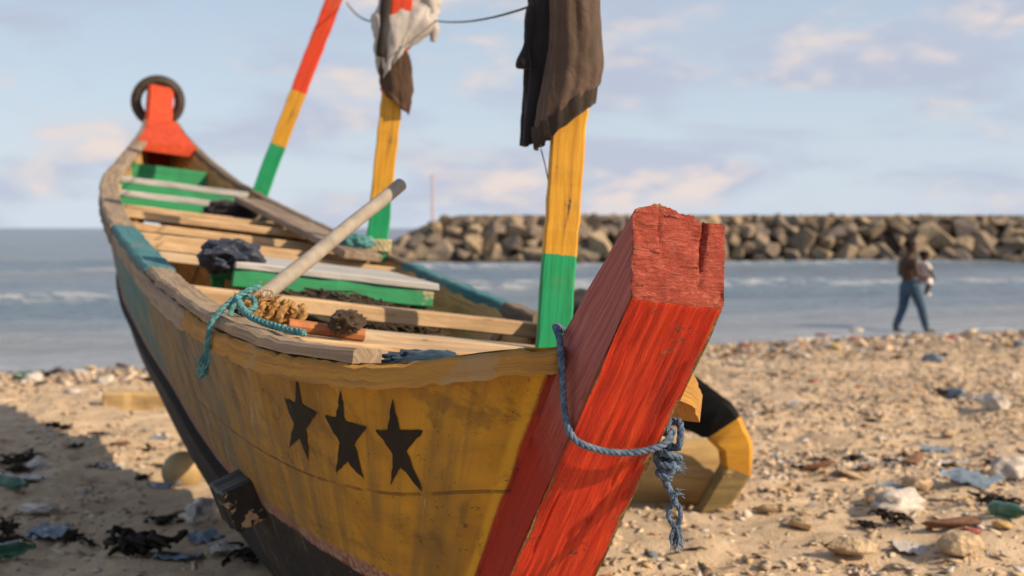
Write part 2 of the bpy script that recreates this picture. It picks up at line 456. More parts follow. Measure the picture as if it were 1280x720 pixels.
# ------------------------------------------------------------------ beach and sea
SEA_Z = -0.42
SH_P, SH_N = np.array([-6.8, 17.0]), np.array([-0.393, 0.92])     # a point on the waterline; direction out to sea
def sea_dist(x, y): return (x - SH_P[0])*SH_N[0] + (y - SH_P[1])*SH_N[1]
def ground_z(x, y):
    x = np.asarray(x, float); y = np.asarray(y, float)
    d = sea_dist(x, y) + 0.9*vnoise(x*.22, y*.22, 3)
    base = np.where(d > -14.5, SEA_Z - 0.029*d, 0.0005*(-d-14.5))
    base = np.where(d > 3, base - 0.03*(d-3), base)
    k = np.clip((-d-0.2)/2.5, 0.12, 1.0)                            # trampled above the swash
    n = .09*vnoise(x*.9, y*.9, 5) + .075*vnoise(x*2.3, y*2.3, 6) + .05*np.abs(vnoise(x*4.6, y*4.6, 7))*1.6 + .028*vnoise(x*8.5, y*8.5, 8)
    return base + k*n
def gz(x, y): return float(ground_z(np.array([x]), np.array([y]))[0])
def on_sand(px, py):          # where the line of sight meets the sand
    Y = 6.0
    for _ in range(30): Y = (CH - gz((px-640)/FPX*Y, Y))*FPX/(py-285)
    X = (px-640)/FPX*Y
    return Vector((X, Y, gz(X, Y)))

def grid_mesh(name, xs, ys, zfun):
    X, Y = np.meshgrid(xs, ys); Z = zfun(X, Y)
    nx, ny = len(xs), len(ys)
    co = np.stack([X, Y, Z], -1).reshape(-1, 3)
    i = np.arange((nx-1)*(ny-1)); r = i//(nx-1); c = i % (nx-1); a = r*nx+c
    q = np.stack([a, a+1, a+nx+1, a+nx], -1)
    me = bpy.data.meshes.new(name)
    me.vertices.add(len(co)); me.vertices.foreach_set('co', co.ravel())
    me.loops.add(q.size); me.loops.foreach_set('vertex_index', q.ravel().astype(np.int32))
    me.polygons.add(len(q)); me.polygons.foreach_set('loop_start', np.arange(0, q.size, 4, dtype=np.int32))
    me.update(calc_edges=True); me.validate()
    me.polygons.foreach_set('use_smooth', np.ones(len(q), bool))
    return me

def sand_mat():
    m, t, b = material('sand', .9, .15)
    co = t.coord('Object')
    x, y, z = t.sep(co)
    big = t.noise(co, .9, 5, .6, .3); mid = t.noise(co, 7, 5, .65, .2); fine = t.noise(co, 60, 4, .7); grit = t.noise(co, 320, 2, .6)
    col = t.ramp(mid, [(.30, (.43, .325, .215)), (.5, (.62, .48, .32)), (.72, (.72, .575, .40))])
    col = t.mix(t.math('MULTIPLY', t.smooth(big, .42, .68), .40), col, (.40, .32, .23))
    col = t.mix(t.math('MULTIPLY', t.smooth(fine, .60, .68), .55), col, (.12, .09, .065))
    col = t.mix(t.math('MULTIPLY', t.smooth(grit, .60, .72), .5), col, (.60, .50, .36))
    # wet margin
    d = t.math('ADD', t.math('MULTIPLY', t.math('SUBTRACT', x, float(SH_P[0])), float(SH_N[0])), t.math('MULTIPLY', t.math('SUBTRACT', y, float(SH_P[1])), float(SH_N[1])))
    d = t.math('ADD', d, t.math('MULTIPLY', t.math('SUBTRACT', big, .5), 2.0))
    wet = t.smooth(d, -1.7, -.9)
    col = t.mix(t.math('MULTIPLY', wet, .75), col, (.14, .105, .075))
    t.l.new(col, b.inputs['Base Color'])
    t.l.new(t.math('SUBTRACT', .92, t.math('MULTIPLY', wet, .62)), b.inputs['Roughness'])
    h = t.math('ADD', mid, t.math('ADD', t.math('MULTIPLY', fine, .45), t.math('MULTIPLY', grit, .12)))
    t.l.new(t.bump(h, .8, .035), b.inputs['Normal'])
    return m
def stretch(core, far, n):
    e = core[-1] + (far-core[-1])*(np.linspace(0, 1, n+1)[1:]**2.2)
    return e
xc = np.arange(-10, 13, .055); yc = np.arange(2.5, 25, .055)
xs = np.concatenate([(-stretch(-xc[::-1], 400, 26))[::-1], xc, stretch(xc, 400, 26)])
ys = np.concatenate([(2.5-(stretch(np.array([0.]), 300, 26)))[::-1], yc, stretch(yc, 140, 16)])
beach = link('beach', grid_mesh('beach', xs, ys, ground_z), mat=sand_mat()); tag(beach, kind='structure')

def wave_z(x, y):
    d = sea_dist(x, y); r = np.hypot(x, y)
    warp = 1.6*vnoise(x*.07, y*.12, 21)
    calm = np.clip((d+0.3)/5, 0, 1)*np.clip(1.2-r/260, 0, 1)
    z = .15*np.sin((d+warp)*2*np.pi/6.2) + .05*np.sin((d*.93+x*.12+warp)*2*np.pi/2.7+1.3)
    crest = np.maximum(0, np.sin((d+warp*1.4-2.2)*2*np.pi/9.5))**6
    z = z + .27*crest*(0.4+1.2*np.clip(vnoise(x*.09, y*.09, 23)+.45, 0, 1))
    z = z + .05*vnoise(x*.8, y*1.4, 24) + .03*vnoise(x*2.1, y*3.1, 25)
    return SEA_Z + z*calm + .008*vnoise(x*3, y*3, 26)
def sea_mat():
    m, t, b = material('sea_water', .16, .30)
    b.inputs['IOR'].default_value = 1.33
    co = t.coord('Object')
    big = t.noise(t.scale(co, (.05, .11, 1)), 1.0, 4, .6, .3)
    col = t.ramp(big, [(.35, (.11, .175, .25)), (.65, (.18, .225, .27))])
    x_, y_, z_ = t.sep(co)
    d_ = t.math('ADD', t.math('MULTIPLY', t.math('SUBTRACT', x_, float(SH_P[0])), float(SH_N[0])), t.math('MULTIPLY', t.math('SUBTRACT', y_, float(SH_P[1])), float(SH_N[1])))
    shal = t.math('SUBTRACT', 1, t.smooth(d_, 1.0, 9.0)); col = t.mix(t.math('MULTIPLY', shal, .7), col, (.30, .32, .335))     # stirred silt in the shallows
    fo = t.noise(t.scale(co, (1.3, 3.2, 1)), 1.0, 6, .68, .5)
    foam = t.math('MULTIPLY', t.smooth(fo, .50, .60), t.math('SUBTRACT', 1, t.smooth(t.math('ADD', d_, t.math('MULTIPLY', big, 2.5)), 1.0, 2.6)))
    crest = t.math('MULTIPLY', t.smooth(z_, SEA_Z+.16, SEA_Z+.30), t.smooth(fo, .46, .58))
    foam = t.math('MAXIMUM', t.math('MULTIPLY', foam, .7), t.math('MULTIPLY', crest, .40))
    col = t.mix(foam, col, (.72, .73, .72))
    t.l.new(col, b.inputs['Base Color'])
    n1 = t.noise(t.scale(co, (1.2, 2.6, 1)), 1.0, 5, .62, .3); n2 = t.noise(t.scale(co, (.25, .5, 1)), 1.0, 4, .6, .3)
    h = t.math('ADD', t.math('MULTIPLY', n1, .35), n2)
    nb = t.bump(h, .9, .35)
    t.l.new(nb, b.inputs['Normal'])
    # a wind-ruffled sea never mirrors fully: wavelet faces turned to the eye keep the reflectance down even far out
    dif = t.new('ShaderNodeBsdfDiffuse'); t.l.new(col, dif.inputs['Color']); t.l.new(nb, dif.inputs['Normal'])
    glo = t.new('ShaderNodeBsdfGlossy'); glo.inputs['Roughness'].default_value = .18; t.l.new(nb, glo.inputs['Normal'])
    fr = t.new('ShaderNodeFresnel'); fr.inputs['IOR'].default_value = 1.33; t.l.new(nb, fr.inputs['Normal'])
    ms = t.new('ShaderNodeMixShader'); t.l.new(t.math('MULTIPLY', t.math('MINIMUM', fr.outputs[0], .56), t.math('SUBTRACT', 1, foam)), ms.inputs[0]); t.l.new(dif.outputs[0], ms.inputs[1]); t.l.new(glo.outputs[0], ms.inputs[2])
    t.l.new(ms.outputs[0], t.n['Material Output'].inputs['Surface'])
    return m
sx = np.concatenate([-(60*1.12**np.arange(44, 0, -1.)), np.arange(-60, 60, .5), 60*1.12**np.arange(0, 45.)])
sy = np.concatenate([np.arange(12, 74, .22), 74*1.11**np.arange(0, 50.)])
sea = link('sea', grid_mesh('sea', sx, sy, wave_z), mat=sea_mat()); tag(sea, kind='structure')

# ------------------------------------------------------------------ breakwater
def rock_mat():
    m, t, b = material('breakwater_stone', .85, .25)
    co = t.coord('Object'); rnd = t.new('ShaderNodeObjectInfo').outputs['Random']
    n = t.noise(co, 1.6, 6, .65, .3); f = t.noise(co, 9, 4, .65)
    a = t.ramp(rnd, [(0, (.15, .12, .09)), (.25, (.34, .27, .185)), (.5, (.22, .19, .16)), (.75, (.31, .255, .19)), (1, (.46, .36, .23))])
    col = t.mix(t.smooth(n, .38, .68), a, t.mix(.5, a, (.14, .105, .075)))
    geo = t.new('ShaderNodeNewGeometry').outputs['Position']; z = t.sep(geo)[2]
    wet = t.math('SUBTRACT', 1, t.smooth(t.math('ADD', z, t.math('MULTIPLY', n, .5)), .0, .35))       # weed and tide stain at the waterline
    col = t.mix(t.math('MULTIPLY', wet, .85), col, (.035, .032, .024))
    t.l.new(col, b.inputs['Base Color'])
    t.l.new(t.bump(t.math('ADD', n, t.math('MULTIPLY', f, .4)), .8, .25), b.inputs['Normal'])
    return m
M_rock = rock_mat()
bw = empty('breakwater', (8, 68, SEA_Z))
tag(bw, 'long breakwater of piled brown boulders across the water', 'breakwater')
rock_me = [hull_rock(100+i, 12, (1, .9, .9), .03) for i in range(12)]
for me in rock_me: me.materials.append(M_rock)
def bw_top(x): return 2.68*min(1, max(0.0, (x+7.6)/4.2)**.55) if x > -7.6 else 0
V, F = [], []
xsb = np.arange(-6.6, 30.5, 1.2)
for x in xsb:
    h = bw_top(x)
    for yy, zz in ((66.9, -1.2), (68.1, max(h-.55, -.5)+SEA_Z), (69.0, max(h-.10, -.5)+SEA_Z), (73.5, max(h-.02, -.5)+SEA_Z), (77, -1.5)):
        V.append((x-8, yy-68, zz-SEA_Z))
for i in range(len(xsb)-1):
    for k in range(4): F.append((i*5+k, (i+1)*5+k, (i+1)*5+k+1, i*5+k+1))
F.append((0, 1, 2, 3, 4)); F.append(tuple((len(xsb)-1)*5+k for k in range(5)))
link('core', mesh('breakwater_core', V, F), bw, plain('rubble_core', (.13, .105, .08), .9, .5, 2.2, 1.0, dist=.3))
rr = random.Random(5)
n_rock = 0
for row, (fz, fy, sz) in enumerate([(0.0, 66.5, .72), (.22, 66.85, .74), (.44, 67.2, .72), (.66, 67.6, .66), (.88, 68.1, .55), (.95, 69.0, .50)]):
    x = -8.4 + row*.9
    end = 30.5 if row < 5 else 30
    while x < end:
        s = sz*rr.uniform(.72, 1.28)
        if row < 4 and rr.random() < .2: s *= 1.35
        h = bw_top(x)
        z = SEA_Z + h*fz - .10 + rr.uniform(-.12, .12)
        if row >= 4: z = SEA_Z + h - s*.82 + rr.uniform(-.02, .03)
        o = bpy.data.objects.new('rock', rock_me[rr.randrange(12)]); C.objects.link(o); o.parent = bw
        o.location = (x-8, fy - 68 + rr.uniform(-.35, .35) - .02*x, z - SEA_Z)
        o.scale = (s*rr.uniform(.95, 1.3), s, s*rr.uniform(.8, 1.05)); o.rotation_euler = (rr.uniform(-.5, .5), rr.uniform(-.5, .5), rr.uniform(0, 6.28))
        n_rock += 1
        x += s*rr.uniform(1.08, 1.42)
# thin mast on the far side
mp = at(541, 268, 74)
V, F = [], []
tube(V, F, [Vector((0, 0, -1.6)), Vector((0, 0, 0)), Vector((0, 0, 2.3))], lambda k: .10-.05*k, 8)
tube(V, F, [Vector((-.16, 0, 2.2)), Vector((.16, 0, 2.2))], .03, 6)
mo = link('beacon_mast', mesh('mast', V, F), None, plain('faded_mast', (.60, .45, .42), .6, .1, 5, 0)); mo.location = (mp.x, 74, mp.z)
tag(mo, 'thin pale beacon mast standing up behind the breakwater end', 'mast')

# ------------------------------------------------------------------ the canoe (boat frame: x across, y aft, z up)
TH, RO = 22.3, 7.0
BOAT_M = Matrix.Translation((.0147, 3.2945, .0189)) @ Euler((0, R(RO), R(TH)), 'XYZ').to_matrix().to_4x4()
boat = empty('fishing_canoe'); boat.matrix_world = BOAT_M
tag(boat, 'weathered wooden fishing canoe with red stem, three black stars and painted poles', 'boat')
def BW(t, s, u): return BOAT_M @ Vector((t, s, u))

fB = curve1([(-.25, .125), (-.19, .25), (-.1, .36), (.05, .49), (.28, .61), (.7, .71), (1.5, .78), (3, .80), (4.6, .78), (6, .725), (7.4, .62), (8.4, .47), (9.2, .31), (9.8, .19), (10.3, .125)])
fH = curve1([(-.25, 1.19), (0, 1.10), (.3, 1.075), (.8, 1.09), (1.5, 1.14), (3, 1.275), (4.4, 1.415), (6, 1.60), (7.4, 1.80), (8.4, 1.99), (9.2, 2.22), (10.3, 2.60)])
fK = curve1([(.42, .04), (1.2, .0), (2.8, .0), (4, .09), (5, .22), (6.5, .40), (8, .60), (9.2, .86), (10.0, 1.25)])
fE = curve1([(-.25, 1.0), (.1, .95), (.6, .82), (1.5, .72), (3, .66), (4.5, .59), (6, .52), (8, .62), (10.3, .9)])
def skew(s): return .05*np.clip((np.asarray(s, float)-7.4)/2.9, 0, 1.2)**1.3       # the stern has warped a little to one side
S0, S1, K0, K1 = -.25, 10.3, .45, 10.0
def hull_pt(s, v, side=-1, off=0.0, raw=False):
    """s is the station at the rail, v the height fraction from keel to rail"""
    s = np.asarray(s, float); v = np.asarray(v, float)
    q = (s-S0)/(S1-S0)
    sk = K0 + (K1-K0)*q
    k = fK(sk); h = fH(s); b = fB(s) - off
    u = k + (h-k)*v
    y = sk + (s-sk)*v**1.0
    t = .115 - min(off, .08) + (b-.115+min(off, .08))*v**fE(s)
    t = np.where(v < .02, t*v/.02*.0+t*np.clip(v/.02, .25, 1), t)
    lap = np.clip((v-.655)/.012, 0, 1); t = t + .005*lap*lap*(3-2*lap)*(off == 0)*np.clip((s+.25)/.3, 0, 1)      # the upper strake laps over the dugout
    if side > 0: t = t*(1 - .17*np.exp(-((s-.15)/.75)**2)*v)
    return np.stack([side*t + skew(s), y, u], -1)

sg = np.concatenate([S0 + 1.2*(np.linspace(0, 1, 26)**1.6), np.linspace(.95, S1, 60)[1:]])
vg = np.sort(np.concatenate([[0, .012], np.linspace(.03, 1, 30), [.653, .656, .659, .6635, .668, .672]]))
VB = curve1([(-.25, .37), (0, .385), (.35, .415), (.9, .44), (1.4, .445), (2, .49), (2.7, .54), (4, .54), (6, .50), (10.3, .45)])   # black waterline paint
def hull_mesh(name, side, off=0.0, two_uv=True, srange=None, vmin=0):
    ss = sg if srange is None else sg[(sg >= srange[0]) & (sg <= srange[1])]
    vv = vg[vg >= vmin]
    Sg, Vg = np.meshgrid(ss, vv, indexing='ij')
    P = hull_pt(Sg, Vg, side, off).reshape(-1, 3)
    n = len(vv); F = []
    for i in range(len(ss)-1):
        for j in range(n-1):
            q = (i*n+j, (i+1)*n+j, (i+1)*n+j+1, i*n+j+1)
            F.append(q if (side > 0) else q[::-1])
    me = mesh(name, P, F)
    uv = me.uv_layers.new(name='UVMap'); u2 = me.uv_layers.new(name='lines')
    sf, vf = Sg.ravel(), Vg.ravel()
    li = np.zeros(len(me.loops), np.int32); me.loops.foreach_get('vertex_index', li)
    uv.data.foreach_set('uv', np.stack([P[li, 1], vf[li]], -1).ravel() if not two_uv else np.stack([sf[li], vf[li]], -1).ravel())
    edge_s = S0 + (K0-S0)*(1-vf)
    u2.data.foreach_set('uv', np.stack([(vf-VB(sf))[li], (P[:, 1]-edge_s-RED_W)[li]], -1).ravel())
    return me
RED_W = .010
hull = link('hull', hull_mesh('hull', -1), boat, M_hull, True)
hr = link('hull_side', hull_mesh('hull_side', 1), boat, M_hull, True)
# inner faces
link('inner_side', hull_mesh('inner', -1, .045, False, (-.2, 10.2), .10), boat, M_inner, True)
link('inner_side', hull_mesh('inner', 1, .045, False, (-.2, 10.2), .10), boat, M_inner, True)
# bottom boards
V, F = [], []
for s in np.linspace(.1, 9.9, 40):
    p = hull_pt(s, .16, 1, .05)
    V += [(-p[0], p[1], p[2]), (p[0], p[1], p[2])]
for i in range(39): F.append((2*i, 2*i+1, 2*i+3, 2*i+2))
link('bottom_boards', mesh('bottom', V, F), boat, M_raildark)

def rail(name, mat, side, s0, s1, out, inn, top, bot, n=40, seed=0, wob=.004, curl=0.0):
    """a plank following the rail line: `out`/`inn` from the hull edge, `top`/`bot` from the sheer"""
    r = random.Random(seed); V, F, U = [], [], []
    ss = s0 + (s1-s0)*np.linspace(0, 1, n)**(1.35 if s0 < 0 else 1)
    L = 0; prev = None
    for i, s in enumerate(ss):
        p = Vector(hull_pt(s, 1.0, side)); p2 = Vector(hull_pt(min(s+.02, S1), 1.0, side)); p1 = Vector(hull_pt(max(s-.02, S0), 1.0, side))
        d = (p2-p1); nrm = Vector((d.y, -d.x, 0)).normalized()
        if nrm.x*side < 0: nrm = -nrm
        if prev is not None: L += (p-prev).length
        prev = p
        w1, w2, w3, w4 = (r.uniform(-wob, wob) for _ in range(4))
        ring = [p + nrm*(out+w1) + Vector((0, 0, bot+w3)), p + nrm*(out+w1) + Vector((0, 0, top-.008+w2)), p + nrm*(out+w1-.010) + Vector((0, 0, top+w2)),
                p - nrm*(inn+w4-.010) + Vector((0, 0, top+w2)), p - nrm*(inn+w4) + Vector((0, 0, top-.008+w2)), p - nrm*(inn+w4) + Vector((0, 0, bot+w3))]
        V += ring
        U += [(L, x) for x in (0, .07, .08, .08+out+inn, .09+out+inn, .16+out+inn)]
    for i in range(n-1):
        for k in range(6): F.append((i*6+k, i*6+(k+1) % 6, (i+1)*6+(k+1) % 6, (i+1)*6+k))
    F.append(tuple(range(6))[::-1]); F.append(tuple((n-1)*6+k for k in range(6)))
    bm = bmesh.new(); vs = [bm.verts.new(v) for v in V]
    uvl = bm.loops.layers.uv.new('UVMap'); idx = {v: i for i, v in enumerate(vs)}
    for f in F: bm.faces.new([vs[i] for i in f])
    for f in bm.faces:
        for l in f.loops: l[uvl].uv = U[idx[l.vert]]
    o = link(name, bm_mesh(name, bm), boat, mat); autosmooth(o, 38)
    return o
# left side: ochre bow rail below, grey capping planks above
rail('gunwale_rail', M_railbow, -1, -.245, 1.3, .030, .05, -.004, -.066, 60, 1, .0055)
rail('capping_plank', M_rail, -1, .10, 2.25, .022, .085, .034, .001, 36, 2)
rail('gunwale_rail', M_rail, -1, 1.32, 4.0, .026, .05, -.004, -.075, 34, 3)
rail('capping_plank', M_railteal, -1, 2.27, 4.1, .03, .10, .032, .001, 26, 4)
rail('gunwale_rail', M_raildark, -1, 4.02, 10.2, .026, .05, -.004, -.075, 50, 5)
rail('capping_plank', M_rail, -1, 4.12, 10.12, .032, .10, .030, .001, 46, 6)
# right side
rail('gunwale_rail', M_railbow, 1, -.245, 1.75, .03, .05, -.004, -.085, 40, 7)
rail('capping_plank', M_raildark, 1, 1.95, 2.32, .03, .06, .035, -.19, 8, 8)
rail('capping_plank', M_railteal, 1, 2.33, 3.9, .03, .055, .03, -.19, 20, 9)
rail('gunwale_rail', M_raildark, 1, 3.92, 10.2, .03, .05, .03, -.10, 46, 10)

# stem: one squared log, raked forward, head sawn off upright
SW = .122
def stem():
    fr = lambda u: np.interp(u, [-.02, .04, .15, .3, .6, 1.32], [.54, .40, .29, .16, -.065, -.545])
    us = np.linspace(-.02, 1.32, 130)
    rs = random.Random(3)
    bm = bmesh.new(); uvl = bm.loops.layers.uv.new('UVMap'); wl = bm.verts.layers.float.new('worn')
    nx, nd = 44, 24
    rings = []
    L = 0; pv = None
    for i, u in enumerate(us):
        sf = float(fr(u)); depth = .30
        # back edge runs parallel; perpendicular to the rake
        a = i/(len(us)-1)
        head = (u-1.0)/.32
        d = Vector((0, .80, .60))*.235
        if u > 1.05:       # the sawn head: its plane leans back a little
            k = (u-1.05)/.27
            d = Vector((0, .80, .60))*.235*(1-k) + Vector((0, .035, .20))*k
        f0 = Vector((0, sf, u))
        if pv is not None: L += (f0-pv).length
        pv = f0
        wd = 1.05 - .05*a
        ring = []
        for j in range(nx):                 # front, left to right
            x = (-SW + 2*SW*j/nx)*wd; ring.append((Vector((x, 0, 0)) + f0, ('f', x, L)))
        for j in range(nd): ring.append((Vector((SW, 0, 0)) + f0 + d*(j/nd), ('r', j/nd*.27, L)))
        for j in range(nx): ring.append((Vector((SW - 2*SW*j/nx, 0, 0)) + f0 + d, ('b', -SW + 2*SW*j/nx, L)))
        for j in range(nd): ring.append((Vector((-SW, 0, 0)) + f0 + d*(1-j/nd), ('l', j/nd*.27, L)))
        vr = []
        for k, (p, info) in enumerate(ring):
            # worn corners and adzed unevenness
            wx = info[1] + .010*vn1(L*4., info[1]*12., 40)
            g = -abs(vn1(wx*75., L*3.2, 41))*.0065 + vn1(wx*170., L*6., 43)*.004 + vn1(p.x*9+p.y*7, L*9, 42)*.009
            cr_ = abs(vn1(wx*26., L*1.3, 44)); g -= .010*max(0, 1-cr_/.022)*(vn1(wx*9., L*2.5, 46) > .05)
            c = p.copy()
            n = {'f': Vector((0, -1, -.2)), 'r': Vector((1, 0, 0)), 'b': Vector((0, 1, .2)), 'l': Vector((-1, 0, 0))}[info[0]]
            c += n*g
            if k in (0, nx, nx+nd, 2*nx+nd):
                mid = f0 + d*.5; c += (mid-c).normalized()*(.008 + .012*abs(vn1(L*14., k*3., 45)) + rs.uniform(0, .003))
            v = bm.verts.new(c)
            wv = 0.0
            if info[0] == 'f': wv = .95*max(0, (info[1]/SW-.66)/.34)**1.5 + .75*max(0, (-info[1]/SW-.84)/.16)
            if info[0] == 'r' and info[1] < .06: wv = .7
            if info[0] == 'l' and info[1] > .25: wv = .7
            wv += .30*max(0, (.12-u)/.12)
            v[wl] = wv
            vr.append((v, info))
        rings.append(vr)
    K = len(rings[0])
    for a, b in zip(rings[:-1], rings[1:]):
        for k in range(K):
            q = [a[k], a[(k+1) % K], b[(k+1) % K], b[k]]
            f = bm.faces.new([x[0] for x in q]); f.smooth = True
            face = a[k][1][0]; f.material_index = 0 if face in ('f', 'r') else 1
            for l, x in zip(f.loops, q):
                xx = x[1][1]
                if x[1][0] != face: xx = {'f': SW, 'r': .27, 'b': SW, 'l': .27}[face]
                l[uvl].uv = (xx, x[1][2])
    # the head: a rough grid between the four edges of the last ring
    last = [x[0] for x in rings[-1]]
    fr_e = last[0:nx+1]; rt = last[nx:nx+nd+1]; bk = last[nx+nd:2*nx+nd+1]; lf = last[2*nx+nd:] + [last[0]]
    bk = bk[::-1]; lf = lf[::-1]
    G = [[None]*(nx+1) for _ in range(nd+1)]
    for j in range(nx+1): G[0][j] = fr_e[j]; G[nd][j] = bk[j]
    for i in range(nd+1): G[i][0] = lf[i]; G[i][nx] = rt[i]
    for i in range(1, nd):
        for j in range(1, nx):
            p = (G[i][0].co.lerp(G[i][nx].co, j/nx) + G[0][j].co.lerp(G[nd][j].co, i/nd))*.5
            x, z = j/nx, i/nd
            dg = x*.9+z*.45; rough = vn1(x*4., z*4., 51)*.014 + vn1(x*13., z*13., 52)*.008 + abs(vn1((z-.5*x)*17., x*3., 55))*.009 + rs.uniform(-.001, .001)
            split = -.022*math.exp(-((x-.72-.05*z)/.022)**2)*min(1, z*1.2) - .010*math.exp(-((x-.36+.10*z)/.014)**2)*max(0, z-.3)
            G[i][j] = bm.verts.new(p + Vector((0, -rough*1.0 - split, rough*.2)))
    for j in range(nx+1):                   # broken upper edge
        x = j/nx; k = vn1(x*5., 3., 53)*.012 + vn1(x*24., 7., 54)*.012
        k += .016*math.exp(-((x-.28)/.2)**2) - .030*math.exp(-((x-.72)/.03)**2) - .012*(x > .75)
        bk[j].co.z += k
    for i in range(nd):
        for j in range(nx):
            f = bm.faces.new((G[i][j], G[i][j+1], G[i+1][j+1], G[i+1][j])); f.material_index = 2; f.smooth = True
    me = bm_mesh('stem', bm)
    o = link('stem_post', me, boat, [M_stem, M_stem_side, M_stem_end])
    me.set_sharp_from_angle(angle=R(50))
    return o
stem()

# stern: red post, decked triangle
def prism(name, mat, pts_lo, pts_hi, bev=.008):
    bm = bmesh.new(); a = [bm.verts.new(p) for p in pts_lo]; b = [bm.verts.new(p) for p in pts_hi]; n = len(a)
    bm.faces.new(a[::-1]); bm.faces.new(b)
    for i in range(n): bm.faces.new((a[i], a[(i+1) % n], b[(i+1) % n], b[i]))
    bmesh.ops.recalc_face_normals(bm, faces=bm.faces)
    if bev: bmesh.ops.bevel(bm, geom=list(bm.edges), offset=bev, segments=2, affect='EDGES')
    o = link(name, bm_mesh(name, bm), boat, mat); autosmooth(o, 40); return o
sd0, sd1 = 9.28, 10.15
b0, b1 = float(fB(sd0))-.015, float(fB(sd1))+.0; h0, h1 = float(fH(sd0))+.045, float(fH(sd1))+.045
bm_, hm_ = float(fB(9.7))-.01, float(fH(9.7))+.045
lo = [(-b0, sd0, h0-.10), (b0, sd0, h0-.10), (bm_, 9.7, hm_-.10), (b1, sd1, h1-.10), (-b1, sd1, h1-.10), (-bm_, 9.7, hm_-.10)]
hi = [(x, y, z+.115) for x, y, z in lo]
lo = [(x+float(skew(y)), y, z) for x, y, z in lo]
hi = [(x, y, z+.10) for x, y, z in lo]
prism('stern_deck', M_red, lo, hi)
prism('stern_post', M_red, [(-.09, 10.0, 2.05), (.17, 10.0, 2.05), (.17, 10.32, 2.1), (-.09, 10.32, 2.1)],
      [(-.09, 10.50, 2.98), (.16, 10.50, 2.98), (.16, 10.70, 3.0), (-.09, 10.70, 3.0)], .02)

# thwarts and loose boards, lying just under the rails
pk = [0]
def board(name, mat, t0, t1, s, u, W=.2, T=.04, skew=0.0, tilt=0.0, seed=None):
    pk[0] += 1; sd = seed or pk[0]
    me = plank_mesh(name, t1-t0, W, T, 10, .004, .006, sd)
    o = link(name, me, boat, mat); o.location = ((t0+t1)/2, s, u); o.rotation_euler = (tilt, random.Random(sd).uniform(-.012, .012), skew); return o
def sym(s, k=.05): return float(fB(s)) - k
for s, u, m in ((.42, 1.035, M_tan), (.66, 1.035, M_tan2), (.91, 1.045, M_tan), (1.16, 1.06, M_tan), (1.41, 1.085, M_tan2)):
    board('thwart', m, -sym(s, .07), sym(s, .07)-.12*(s < .8), s, u, .235, .04, .01)
board('thwart', M_tan, -sym(1.8), sym(1.8), 1.82, 1.155, .22, .06, .03)
for s, W, m, du in ((3.72, .38, M_tan2, -.07), (4.13, .40, M_tan, -.06), (4.56, .42, M_tan, -.065), (5.02, .46, M_tan, -.06), (5.55, .50, M_tan, -.04), (6.1, .46, M_tan, -.06), (6.55, .34, M_tan2, -.10)):
    board('thwart', m, -sym(s), sym(s), s, float(fH(s))+du, W, .05, .02)
for s, du in ((7.15, -.03), (7.75, .0)):
    board('thwart', M_whitetop, -sym(s), sym(s), s, float(fH(s))+du-.03, .26, .05)
    board('thwart_face', M_green, -sym(s)+.01, sym(s)-.01, s-.11, float(fH(s))+du-.115, .035, .12)
board('bulkhead', M_green, -sym(8.7)+.02, sym(8.7)-.02, 8.75, float(fH(8.7))-.18, .03, .30)
board('bulkhead', M_green, -sym(8.0)+.02, sym(8.0)-.02, 8.05, float(fH(8.0))-.25, .03, .2)
# ribs on the inside of the shell
for s in (2.2, 3.3, 4.4, 5.5, 6.8, 7.6, 8.3):
    for side in (-1, 1):
        V, F = [], []
        path = [Vector(hull_pt(s, v, side, .06)) for v in np.linspace(.15, .96, 9)]
        tube(V, F, path, .028, 6)
        link('rib', mesh('rib', V, F), boat, M_tan)
# box thwart amidships: pale top on a green frame
bx = empty('box_thwart'); bx.parent = boat; bx.location = (.06, 2.98, .0)
def bpart(name, me, mat, loc, rot=(0, 0, 0)):
    o = link(name, me, bx, mat); o.location = loc; o.rotation_euler = rot; return o
bpart('top', plank_mesh('box_top', .98, .74, .035, 10, .004, .006, 61), M_whitetop, (0, .04, 1.295), (.05, 0, .04))
bpart('front_board', plank_mesh('box_front', .96, .035, .095, 10, .004, .006, 62), M_green, (0, -.30, 1.228), (0, 0, .04))
bpart('back_board', plank_mesh('box_back', .96, .035, .085, 8, .004, .006, 63), M_green, (0, .30, 1.24), (0, 0, .04))
bpart('end_board', plank_mesh('box_end', .54, .035, .085, 8, .004, .006, 66), M_green, (.465, .02, 1.235), (0, 0, R(90)))
for (x, y) in ((.43, -.27), (.43, .28), (-.43, .28)):
    bpart('leg', plank_mesh('box_leg', .36, .07, .06, 6, .003, .006, 64), M_green if x*y < 0 else M_tan, (x, y+.035, 1.03), (0, R(90), 0))
# board lying along the right rail between two poles
ra = Vector((.47, 3.75, float(fH(3.75))+.045)); rb = Vector((.40, 6.9, float(fH(6.9))+.03))
me = plank_mesh('long_board', (rb-ra).length, .22, .045, 14, .005, .006, 71)
o = link('side_board', me, boat, M_grey); o.location = (ra+rb)/2
d = (rb-ra).normalized(); o.rotation_euler = d.to_track_quat('X', 'Z').to_euler()

